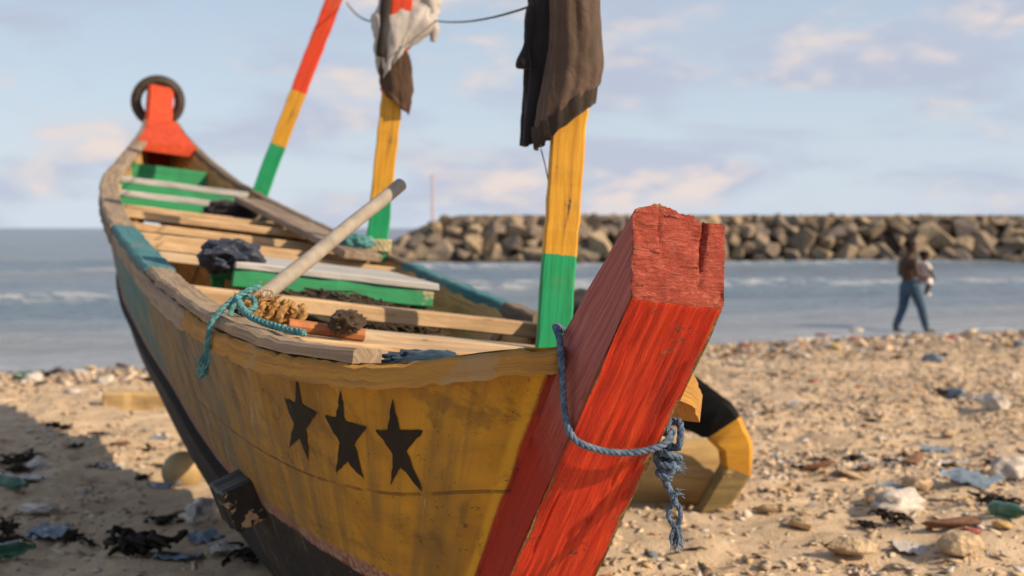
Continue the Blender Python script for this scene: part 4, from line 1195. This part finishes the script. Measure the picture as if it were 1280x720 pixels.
# ------------------------------------------------------------------ the man with a child at the water's edge
def capsule_body(name, chains, mat, parent, vox=.012, smooth=3, extra=()):
    """tapered limbs fused by a voxel remesh into one continuous skin"""
    V, F = [], []
    for ch in chains:
        pts = [Vector(c[:3]) for c in ch]; rad = [c[3] for c in ch]
        for i in range(len(pts)-1):
            a, b = pts[i], pts[i+1]; L = (b-a).length; d = (b-a)/L
            up = Vector((0, 0, 1)) if abs(d.z) < .9 else Vector((1, 0, 0)); x = d.cross(up).normalized(); y = d.cross(x)
            base = len(V); rings = []
            prof = [(-rad[i]*math.cos(t), rad[i]*math.sin(t)) for t in (.35, .8, 1.2)] + [(L*k/4, rad[i]+(rad[i+1]-rad[i])*k/4) for k in range(5)] + [(L+rad[i+1]*math.cos(t), rad[i+1]*math.sin(t)) for t in (1.2, .8, .35)]
            for (h, r_) in prof:
                for k in range(12):
                    an = 2*math.pi*k/12; V.append(a + d*h + (x*math.cos(an)+y*math.sin(an))*r_)
            for q in range(len(prof)-1):
                for k in range(12): F.append((base+q*12+k, base+q*12+(k+1) % 12, base+(q+1)*12+(k+1) % 12, base+(q+1)*12+k))
            F.append(tuple(base+k for k in range(12))[::-1]); F.append(tuple(base+(len(prof)-1)*12+k for k in range(12)))
    for (c, r3) in extra:
        me0 = blob_mesh('x', *r3, 0, 0, 1, 3); b = len(V)
        V += [v.co + Vector(c) for v in me0.vertices]; F += [tuple(i+b for i in p.vertices) for p in me0.polygons]; bpy.data.meshes.remove(me0)
    o = link(name, mesh(name, V, F), parent, mat, True)
    m = o.modifiers.new('fuse', 'REMESH'); m.mode = 'VOXEL'; m.voxel_size = vox; m.use_smooth_shade = True
    m2 = o.modifiers.new('soft', 'SMOOTH'); m2.iterations = smooth; m2.factor = .5
    return o
M_skin = plain('dark_skin', (.055, .028, .017), .5, .15, 12, .1); M_hair = plain('black_hair', (.012, .010, .010), .9, .2, 60, .5)
M_jeans = cloth_mat('blue_jeans', (.045, .085, .135)); M_white = cloth_mat('white_child_clothes', (.74, .66, .62)); M_shoe = plain('dark_sandal', (.03, .025, .022), .7)
gp = on_sand(1137, 416)
man = empty('person', (gp.x, gp.y, gp.z), (0, 0, R(12))); man.scale = (1.12, 1.2, 1.0)
tag(man, 'shirtless person in blue jeans walking the waterline with a child in their arms', 'person')
def hand(wr, dirv, side):
    """palm plus five bent fingers"""
    d = Vector(dirv).normalized(); x = d.cross(Vector((0, 0, 1))).normalized()*side; n = d.cross(x); w0 = Vector(wr); out = []
    out.append([(*w0, .026), (*(w0+d*.05), .032), (*(w0+d*.085), .03)])
    for k, (o_, L) in enumerate(((-.027, .060), (-.009, .070), (.010, .066), (.028, .052))):
        a = w0 + d*.085 + x*o_; b = a + d*L*.55; c = b + d*L*.3 + n*L*.35; out.append([(*a, .0095), (*b, .009), (*c, .008)])
    a = w0 + d*.03 - x*.028; b = a + d*.03 - x*.025; c = b + d*.03 - x*.002 + n*.012; out.append([(*a, .012), (*b, .011), (*c, .009)])
    return out
body_ch = [
 [(0, 0, .86, .125), (-.015, 0, 1.00, .115), (-.03, 0, 1.15, .125), (-.035, 0, 1.27, .135), (-.02, 0, 1.36, .09), (0, 0, 1.43, .055), (.015, 0, 1.50, .055)],
 [(-.03, .14, 1.30, .075), (-.03, -.14, 1.30, .075)],
 [(-.03, .19, 1.31, .060), (-.03, .235, 1.08, .044), (.16, .19, .98, .036), (.26, .10, .97, .028)],
 [(-.03, -.19, 1.31, .060), (-.02, -.24, 1.09, .044), (.17, -.20, 1.02, .036), (.28, -.10, 1.02, .028)],
 [(-.01, .09, .86, .095), (-.06, .10, .47, .058), (-.20, .10, .09, .038)], [(-.20, .10, .06, .038), (-.09, .11, .025, .028)],
 [(.01, -.09, .86, .095), (.15, -.09, .48, .058), (.24, -.09, .09, .038)], [(.24, -.09, .05, .038), (.37, -.10, .028, .028)]]
body_ch += hand((.26, .10, .97), (.35, -.9, .1), 1) + hand((.28, -.10, 1.02), (.3, .9, .15), -1)
capsule_body('body', body_ch, M_skin, man, .009, 4, extra=[((.025, 0, 1.585), (.092, .075, .115)), ((.115, 0, 1.575), (.02, .016, .022)), ((.095, 0, 1.535), (.022, .028, .014)), ((.02, .078, 1.58), (.02, .012, .03)), ((.02, -.078, 1.58), (.02, .012, .03))])
o = blob('hair', (0, 0, 0), (.100, .086, .085), M_hair, 2, .08, 4, 4); o.parent = man; o.location = (.005, 0, 1.635)
for sy in (-1, 1):
    e = blob('eye', (0, 0, 0), (.010, .012, .009), plain('eye_white', (.6, .58, .55), .4, .05, 5, 0) if sy < 0 else MATS['eye_white'], 0, 0, 1, 2); e.parent = man; e.location = (.105, sy*.032, 1.592)
capsule_body('jeans', [[(0, 0, .93, .132), (0, 0, .84, .136)], [(-.01, .09, .86, .108), (-.06, .10, .47, .074), (-.185, .10, .13, .060)], [(.01, -.09, .86, .108), (.15, -.09, .48, .074), (.235, -.09, .13, .060)]], M_jeans, man, .012, 2)
child = empty('person', (gp.x, gp.y, gp.z), (0, 0, R(12))); child.scale = (1.16, 1.25, 1.0)
tag(child, 'small child in white clothes carried in the arms of the person in jeans', 'person')
capsule_body('body', [[(.27, -.01, 1.02, .075), (.26, -.01, 1.15, .075), (.25, -.01, 1.24, .06), (.25, -.01, 1.31, .035), (.25, -.01, 1.35, .035)],
  [(.25, .08, 1.25, .034), (.20, .14, 1.14, .026), (.08, .13, 1.20, .022)], [(.25, -.09, 1.25, .034), (.30, -.13, 1.12, .026), (.34, -.10, 1.02, .022)],
  [(.26, .05, 1.0, .055), (.20, .12, .90, .045), (.14, .14, .76, .032)], [(.28, -.06, 1.0, .055), (.26, -.13, .90, .045), (.20, -.14, .74, .032), (.25, -.15, .72, .024)]] + [[(.34, -.10, 1.02, .018), (.36+.01*k, -.09-.006*k, .985, .0075)] for k in range(4)] + [[(.34, -.10, 1.02, .014), (.325, -.075, .995, .0075)]],
  M_skin, child, .008, 3, extra=[((.26, -.01, 1.42), (.078, .068, .088)), ((.335, -.01, 1.41), (.014, .012, .014))])
o = blob('hair', (0, 0, 0), (.082, .074, .062), M_hair, 5, .08, 4, 4); o.parent = child; o.location = (.248, -.01, 1.457)
capsule_body('shirt', [[(.265, -.01, 1.12, .090), (.255, -.01, 1.22, .082), (.25, -.01, 1.28, .05)], [(.25, .08, 1.25, .048), (.225, .115, 1.19, .042)], [(.25, -.09, 1.25, .048), (.275, -.11, 1.19, .042)]], M_white, child, .010, 2)
capsule_body('nappy_pants', [[(.27, -.01, 1.03, .098), (.27, -.01, .98, .098)], [(.26, .05, .99, .07), (.22, .11, .92, .058)], [(.28, -.06, .99, .07), (.265, -.12, .92, .058)]], M_white, child, .010, 2)
for yy, x0, z0 in ((.14, .14, .745), (-.145, .215, .725)):
    s_ = blob('sock', (0, 0, 0), (.05, .033, .033), M_white, 1, .03, 2, 3); s_.parent = child; s_.location = (x0+.02, yy, z0-.01)

# ------------------------------------------------------------------ litter
def vcol_mat(name, rough=.85, spec=.2):
    m, t, b = material(name, rough, spec)
    a = t.new('ShaderNodeAttribute', attribute_name='Col').outputs['Color']; co = t.coord('Object'); n = t.noise(co, 40, 4, .6)
    t.l.new(t.mix(t.math('MULTIPLY', n, .5), a, t.mix(1.0, a, (.55, .5, .45), 'MULTIPLY')), b.inputs['Base Color'])
    return m
M_frag = vcol_mat('litter_fragments')
def frag_shapes(seed, n=7):
    out = []
    for k in range(n):
        me = hull_rock(seed+k, 9, (1, .8, random.Random(seed+k).uniform(.3, .7)), 0)
        out.append((np.array([v.co[:] for v in me.vertices]), [tuple(p.vertices) for p in me.polygons])); bpy.data.meshes.remove(me)
    return out
def scatter(name, pts, sizes, cols, seed, label, cat, flat=.6):
    sh_ = frag_shapes(seed); VV, FF, CC = [], [], []; base = 0; r = np.random.default_rng(seed)
    zz = ground_z(pts[:, 0], pts[:, 1]); pick = r.integers(len(sh_), size=len(pts))
    for q, (v, f) in enumerate(sh_):
        m = np.where(pick == q)[0]; n = len(m); s_ = sizes[m][:, None]
        tri = np.array([(p[0], p[i], p[i+1]) for p in f for i in range(1, len(p)-1)])
        sc = np.concatenate([s_*r.uniform(.7, 1.6, (n, 1)), s_*r.uniform(.6, 1.1, (n, 1)), s_*flat*r.uniform(.5, 1.2, (n, 1))], 1)
        w_ = v[None]*sc[:, None, :]; an = r.uniform(0, 6.28, n); ca, sa_ = np.cos(an)[:, None], np.sin(an)[:, None]
        tl = r.uniform(-.5, .5, (n, 1))
        zt = w_[..., 2] + tl*w_[..., 0]
        out = np.stack([w_[..., 0]*ca-w_[..., 1]*sa_+pts[m, 0][:, None], w_[..., 0]*sa_+w_[..., 1]*ca+pts[m, 1][:, None], zt+zz[m][:, None]+s_*.12], -1)
        VV.append(out.reshape(-1, 3)); CC.append(np.repeat(cols[m], len(v), 0))
        FF.append((tri[None]+(base+np.arange(n)*len(v))[:, None, None]).reshape(-1, 3)); base += n*len(v)
    VV = np.concatenate(VV); CC = np.concatenate(CC); FF = np.concatenate(FF)
    me = bpy.data.meshes.new(name); me.vertices.add(len(VV)); me.vertices.foreach_set('co', VV.ravel())
    me.loops.add(FF.size); me.loops.foreach_set('vertex_index', FF.ravel().astype(np.int32))
    me.polygons.add(len(FF)); me.polygons.foreach_set('loop_start', np.arange(0, FF.size, 3, dtype=np.int32)); me.update(calc_edges=True)
    at_ = me.color_attributes.new('Col', 'FLOAT_COLOR', 'POINT')
    at_.data.foreach_set('color', np.concatenate([CC, np.ones((len(CC), 1))], -1).ravel().astype(np.float32))
    o = link(name, me, None, M_frag); tag(o, label, cat, kind='stuff'); return o
def rand_beach(n, seed, xr, yr, bias=None):
    r = np.random.default_rng(seed); out = []
    while len(out) < n:
        p = np.stack([r.uniform(*xr, 4000), r.uniform(*yr, 4000)], -1)
        d = sea_dist(p[:, 0], p[:, 1]); ok = (d < -.25) & (np.abs(p[:, 0]/p[:, 1]) < .52)
        dens = .22 + 2.4*np.clip(vnoise(p[:, 0]*.55, p[:, 1]*.8, 161)+.10, 0, 1)*np.clip(vnoise(p[:, 0]*1.7, p[:, 1]*2.1, 162)+.55, 0, 1) + 1.2*np.exp(-((d+1.9)/1.4)**2)
        if bias is not None: dens = dens*bias(p)
        ok &= r.uniform(0, 1.6, len(p)) < dens
        # keep clear of the hull
        loc = (p - np.array(BOAT_M.translation)[:2]); bxx = loc[:, 0]*math.cos(R(TH)) + loc[:, 1]*math.sin(R(TH)); byy = -loc[:, 0]*math.sin(R(TH)) + loc[:, 1]*math.cos(R(TH))
        ok &= ~((np.abs(bxx+.05) < .33) & (byy > .2) & (byy < 6))
        out += list(p[ok])
    return np.array(out[:n])
PAL = np.array([(.62, .48, .33), (.70, .57, .41), (.53, .41, .28), (.44, .34, .24), (.70, .61, .49), (.24, .17, .12), (.08, .06, .05), (.54, .40, .23), (.33, .32, .31), (.60, .56, .50), (.16, .20, .25), (.36, .12, .08)])
PW = np.array([.21, .20, .13, .08, .09, .05, .04, .03, .055, .075, .025, .010]); PW = PW/PW.sum()
right = lambda p: np.where(p[:, 0] > -.8, 1.0, .30)
pts = rand_beach(92000, 61, (-9, 14), (4.5, 24.5), right); r_ = np.random.default_rng(9)
scatter('beach_debris', pts, np.minimum(r_.gamma(1.9, .0104, len(pts))+.006, .055), PAL[r_.choice(12, len(pts), p=PW)], 300, 'fine shell and wood litter strewn over the sand', 'debris')
pts = rand_beach(4200, 62, (-9, 14), (8, 24.5), lambda p: np.exp(-((sea_dist(p[:, 0], p[:, 1])+1.5)/1.2)**2)*2)
scatter('tideline_debris', pts, r_.gamma(2.5, .018, len(pts))+.012, PAL[r_.choice(12, len(pts), p=np.array([.12, .12, .1, .1, .14, .08, .1, .05, .06, .08, .03, .02]))], 330, 'thick band of mixed litter along the waterline', 'debris', .8)

# bigger pieces one by one
def crumple(seed, flat=.5): return blob_mesh('crumple', 1, .8, flat, seed, .55, 2.2, 3, .5)
def clump_me(seed):
    r = random.Random(seed); V, F = [], []
    for k in range(26):
        a = r.uniform(0, 6.28); c = Vector((r.gauss(0, .4), r.gauss(0, .28), r.uniform(0, .3)))
        tube(V, F, catmull([c, c+Vector((math.cos(a)*.35, math.sin(a)*.25, r.uniform(.0, .25))), c+Vector((math.cos(a+.6)*.75, math.sin(a+.6)*.55, r.uniform(-.1, .1)))], 3), lambda q: .10*(1-.6*q), 6)
    return mesh('clump', V, F)
def sheet_me(seed):
    """a crinkled wrapper"""
    off = Vector((seed*2.3, seed*.7, 0)); V, F = [], []
    for i in range(9):
        for j in range(7):
            p = Vector((i/4-1, (j/3-1)*.7, 0)); n = mn.noise_vector(p*1.6+off)*.5
            V.append((p.x+n.x*.5, p.y+n.y*.5, abs(n.z)*.9 + .12*((i+j) % 2)))
    for i in range(8):
        for j in range(6): F.append((i*7+j, i*7+j+1, (i+1)*7+j+1, (i+1)*7+j))
    return mesh('sheet', V, F)
def bottle_me():
    V, F = [], []; prof = [(.0, 0), (.030, 0), (.034, .006), (.034, .055), (.030, .07), (.034, .085), (.034, .135), (.028, .16), (.014, .185), (.012, .20), (.015, .2005), (.015, .215), (0, .215)]
    for (r, h) in prof:
        for k in range(14):
            a = 2*math.pi*k/14; V.append((h-.107, r*math.cos(a), r*math.sin(a)))
    for i in range(len(prof)-1):
        for k in range(14): F.append((i*14+k, i*14+(k+1) % 14, (i+1)*14+(k+1) % 14, (i+1)*14+k))
    return mesh('bottle', V, F)
def clear_mat(name, col):
    m, t, b = material(name, .25, .5); b.inputs['Base Color'].default_value = (*col, 1); b.inputs['Transmission Weight'].default_value = .55
    co = t.coord('Object'); t.l.new(t.bump(t.noise(co, 5, 4, .6), .5, .05), b.inputs['Normal']); return m
def stone_mat(): return plain('tan_rubble', (.50, .38, .24), .9, .3, 3, .6, dist=.1)
L_bag = [crumple(500+i, f) for i, f in enumerate((.22, .75, .45, .30, .55))]
for v in L_bag[2].vertices: v.co.x *= 1.7
SHAPES = {5: ('flattened', 'balled-up', 'long drawn-out', 'limp', 'lumpy'), 4: ('thick', 'splintered', 'broad', 'slim')}; L_wood = [hull_rock(520+i, 11, (1.3, .45, .3), .04) for i in range(4)]
L_clump = [clump_me(540+i) for i in range(5)]; L_stone = [hull_rock(560+i, 12, (1, .8, .55), .1) for i in range(5)]; L_bot = [bottle_me()]; L_sheet = [sheet_me(580+i) for i in range(5)]
def own(meshes, mat):
    out = []
    for m in meshes:
        c = m.copy(); c.materials.clear(); c.materials.append(mat); c.polygons.foreach_set('use_smooth', [True]*len(c.polygons)); out.append(c)
    return out
KINDS = {
 'bag_white': ('plastic_bag', own(L_bag, plain('white_plastic', (.50, .46, .41), .5, .25, 4, .3, .4)), 'plastic bag', .55),
 'bag_blue': ('plastic_bag', own(L_bag, plain('blue_plastic', (.15, .20, .25), .5, .35, 4, .3, .4)), 'plastic bag', .55),
 'black': ('weed_clump', own(L_clump, plain('black_weed', (.022, .017, .014), .8, .4, 6, .5)), 'weed clump', .25),
 'brown': ('wood_scrap', own(L_wood, plain('brown_scrap', (.16, .085, .05), .8, .35, 4, .5)), 'wood scrap', .5),
 'tan': ('rubble_piece', own(L_stone, stone_mat()), 'rubble', .6),
 'red': ('plastic_scrap', own(L_bag, plain('red_plastic', (.34, .08, .065), .6, .3, 4, .2)), 'plastic scrap', .55),
 'yellow': ('foam_scrap', own(L_stone, plain('yellow_foam', (.48, .33, .13), .8, .3, 4, .2)), 'foam scrap', .6),
 'wrap_pale': ('crinkled_wrapper', own(L_sheet, plain('pale_wrapper', (.52, .49, .45), .45, .2, 5, .2, .5)), 'wrapper', .1),
 'wrap_blue': ('crinkled_wrapper', own(L_sheet, plain('blue_wrapper', (.20, .27, .34), .45, .3, 5, .2, .5)), 'wrapper', .1),
 'bot_clear': ('plastic_bottle', own(L_bot, clear_mat('clear_bottle', (.62, .68, .70))), 'bottle', .28),
 'bot_green': ('plastic_bottle', own(L_bot, clear_mat('green_bottle', (.06, .19, .13))), 'bottle', .28)}
LAB = {'wrap_pale': ('pale crinkled wrapper', 'pale wrappers'), 'wrap_blue': ('blue-grey crinkled wrapper', 'blue-grey wrappers'), 'bag_white': ('crumpled white plastic bag', 'white plastic bags'), 'bag_blue': ('crumpled blue plastic scrap', 'blue plastic scraps'), 'black': ('black tangled weed clump', 'black weed clumps'),
 'brown': ('dark brown wood scrap', 'brown wood scraps'), 'tan': ('tan lump of rubble', 'tan rubble lumps'), 'red': ('small crumpled red plastic scrap', 'red plastic scraps'), 'yellow': ('yellow lump of foam', 'yellow foam lumps'),
 'bot_clear': ('clear plastic bottle', 'clear bottles'), 'bot_green': ('green plastic bottle', 'green bottles')}
rz_ = random.Random(77)
LANDMARKS = [(g2.x, g2.y, 'near the faded yellow net float'), (g1.x, g1.y, 'near the short squared beam'), (g0.x, g0.y, 'near the bent black and yellow timber'), (gp.x, gp.y, 'near the feet of the walking person')]
def put(kind, p, size):
    name, ms, cat, fl = KINDS[kind]; o = bpy.data.objects.new(name, ms[rz_.randrange(len(ms))]); C.objects.link(o)
    if kind.startswith('bot'): size = size/.107
    o.scale = (size, size*rz_.uniform(.8, 1.1), size*rz_.uniform(.8, 1.1)) if not kind.startswith('bot') else (size,)*3
    z = p.z + (size*.034 if kind.startswith('bot') else size*fl*.42)
    o.location = (p.x, p.y, z); o.rotation_euler = (rz_.uniform(-.15, .15), rz_.uniform(-.15, .15), rz_.uniform(0, 6.28))
    d = float(sea_dist(p.x, p.y)); where = 'in the tideline litter band' if d > -3.2 else ('on the shaded sand beside the canoe' if p.x < -1.2 else 'on the open sunlit sand')
    a, g = LAB[kind]; sx = ''
    big = 'large ' if size > .105 and not kind.startswith('bot') else ('tiny ' if size < .055 else '')
    if kind.startswith('bag'): sx = SHAPES[5][[m.name for m in ms].index(o.data.name)] + ' '
    for (lx, ly, nm) in LANDMARKS:
        if math.hypot(p.x-lx, p.y-ly) < 1.1: where = f'{nm}'; break
    tag(o, f'{big}{sx}{a} {where}', cat, f'{big}{sx}{g} {where}'); return o
# pieces read from the photograph
for kind, px, py, sz in [
 ('black', 75, 537, .11), ('black', 122, 545, .08), ('black', 97, 560, .06), ('black', 20, 577, .14), ('black', 22, 592, .12), ('bag_white', 45, 587, .13), ('wrap_pale', 30, 605, .15), ('bot_green', 15, 619, .13),
 ('bag_white', 50, 643, .13), ('wrap_blue', 60, 668, .12), ('black', 8, 667, .09), ('black', 8, 681, .08), ('bot_green', 14, 697, .12), ('black', 93, 675, .08), ('black', 108, 681, .06), ('black', 180, 695, .22), ('black', 205, 656, .10),
 ('bag_white', 250, 648, .14), ('wrap_blue', 255, 676, .12), ('brown', 235, 656, .14), ('wrap_pale', 178, 680, .09), ('black', 180, 600, .07), ('wrap_blue', 205, 610, .10), ('black', 200, 585, .06), ('wrap_pale', 140, 580, .09), ('black', 132, 587, .07),
 ('wrap_pale', 280, 690, .12), ('black', 308, 702, .13), ('brown', 150, 560, .08), ('black', 185, 565, .05), ('yellow', 145, 688, .05), ('yellow', 145, 658, .05), ('wrap_blue', 225, 700, .10),
 ('black', 1000, 588, .07), ('brown', 1022, 590, .12), ('black', 1030, 576, .08), ('brown', 1052, 592, .08), ('black', 1068, 578, .08), ('brown', 1082, 586, .09), ('black', 1113, 578, .08), ('brown', 1142, 580, .15), ('black', 1130, 574, .05),
 ('tan', 1070, 602, .13), ('tan', 1040, 610, .06), ('tan', 1145, 612, .12), ('tan', 1100, 630, .16), ('bag_white', 1120, 640, .16), ('wrap_pale', 1085, 595, .10), ('tan', 1186, 546, .10), ('bag_white', 1005, 553, .05), ('tan', 1008, 640, .06),
 ('black', 1250, 582, .10), ('black', 1245, 635, .14), ('wrap_blue', 1215, 602, .15), ('bag_white', 1262, 598, .14), ('bag_white', 1245, 512, .14), ('bot_clear', 1235, 506, .15), ('black', 1180, 495, .12), ('bag_blue', 1195, 500, .13), ('brown', 1205, 505, .08),
 ('red', 1017, 480, .07), ('red', 1028, 421, .13), ('bag_white', 1070, 417, .12), ('yellow', 1045, 437, .14), ('brown', 1190, 660, .14), ('red', 1213, 667, .05), ('black', 1120, 655, .09), ('black', 1085, 660, .07), ('tan', 1200, 690, .14), ('tan', 1065, 700, .14),  # black clumps in this row stand in for a shadow on the sand
 ('bot_green', 1262, 648, .12), ('yellow', 1253, 655, .06), ('wrap_pale', 1140, 690, .10), ('wrap_blue', 1170, 565, .10), ('wrap_blue', 1120, 615, .10), ('wrap_pale', 1190, 582, .12), ('tan', 1240, 545, .07), ('tan', 1215, 548, .07),
 ('bag_blue', 1165, 452, .14), ('black', 1180, 447, .12), ('black', 1120, 450, .10), ('tan', 960, 640, .08), ('black', 958, 520, .06), ('tan', 1000, 660, .09), ('brown', 965, 470, .10), ('black', 1090, 528, .07), ('bag_white', 915, 456, .08),
 ('brown', 152, 459, .14), ('bag_white', 100, 468, .14), ('bag_white', 130, 478, .14), ('black', 60, 470, .12), ('brown', 195, 465, .10), ('bot_green', 28, 474, .15), ('bag_white', 40, 478, .14), ('bag_white', 90, 490, .10), ('brown', 75, 478, .10), ('tan', 115, 464, .12), ('tan', 165, 474, .12)]:
    put(kind, on_sand(px, py), sz)
for k, p in enumerate(rand_beach(190, 71, (.4, 12), (6, 24.3), lambda q: np.where(sea_dist(q[:, 0], q[:, 1]) > -4, 1.3, .6))):
    if math.hypot(p[0]-gp.x, p[1]-gp.y) < .9: continue
    kind = rz_.choices(['tan', 'black', 'brown', 'bag_white', 'bag_blue', 'red', 'yellow', 'bot_clear', 'wrap_pale', 'wrap_blue'], [44, 26, 30, 22, 7, 4, 5, 5, 40, 18])[0]
    put(kind, Vector((p[0], p[1], gz(p[0], p[1]))), rz_.uniform(.03, .085)*(1.3 if p[1] > 14 else 1))
for k, p in enumerate(rand_beach(46, 72, (-8.5, -1.6), (6, 20), lambda q: np.where(sea_dist(q[:, 0], q[:, 1]) > -3, 2.0, .35))):
    kind = rz_.choices(['tan', 'black', 'brown', 'bag_white', 'wrap_pale', 'wrap_blue'], [18, 14, 12, 10, 12, 6])[0]
    put(kind, Vector((p[0], p[1], gz(p[0], p[1]))), rz_.uniform(.04, .10))
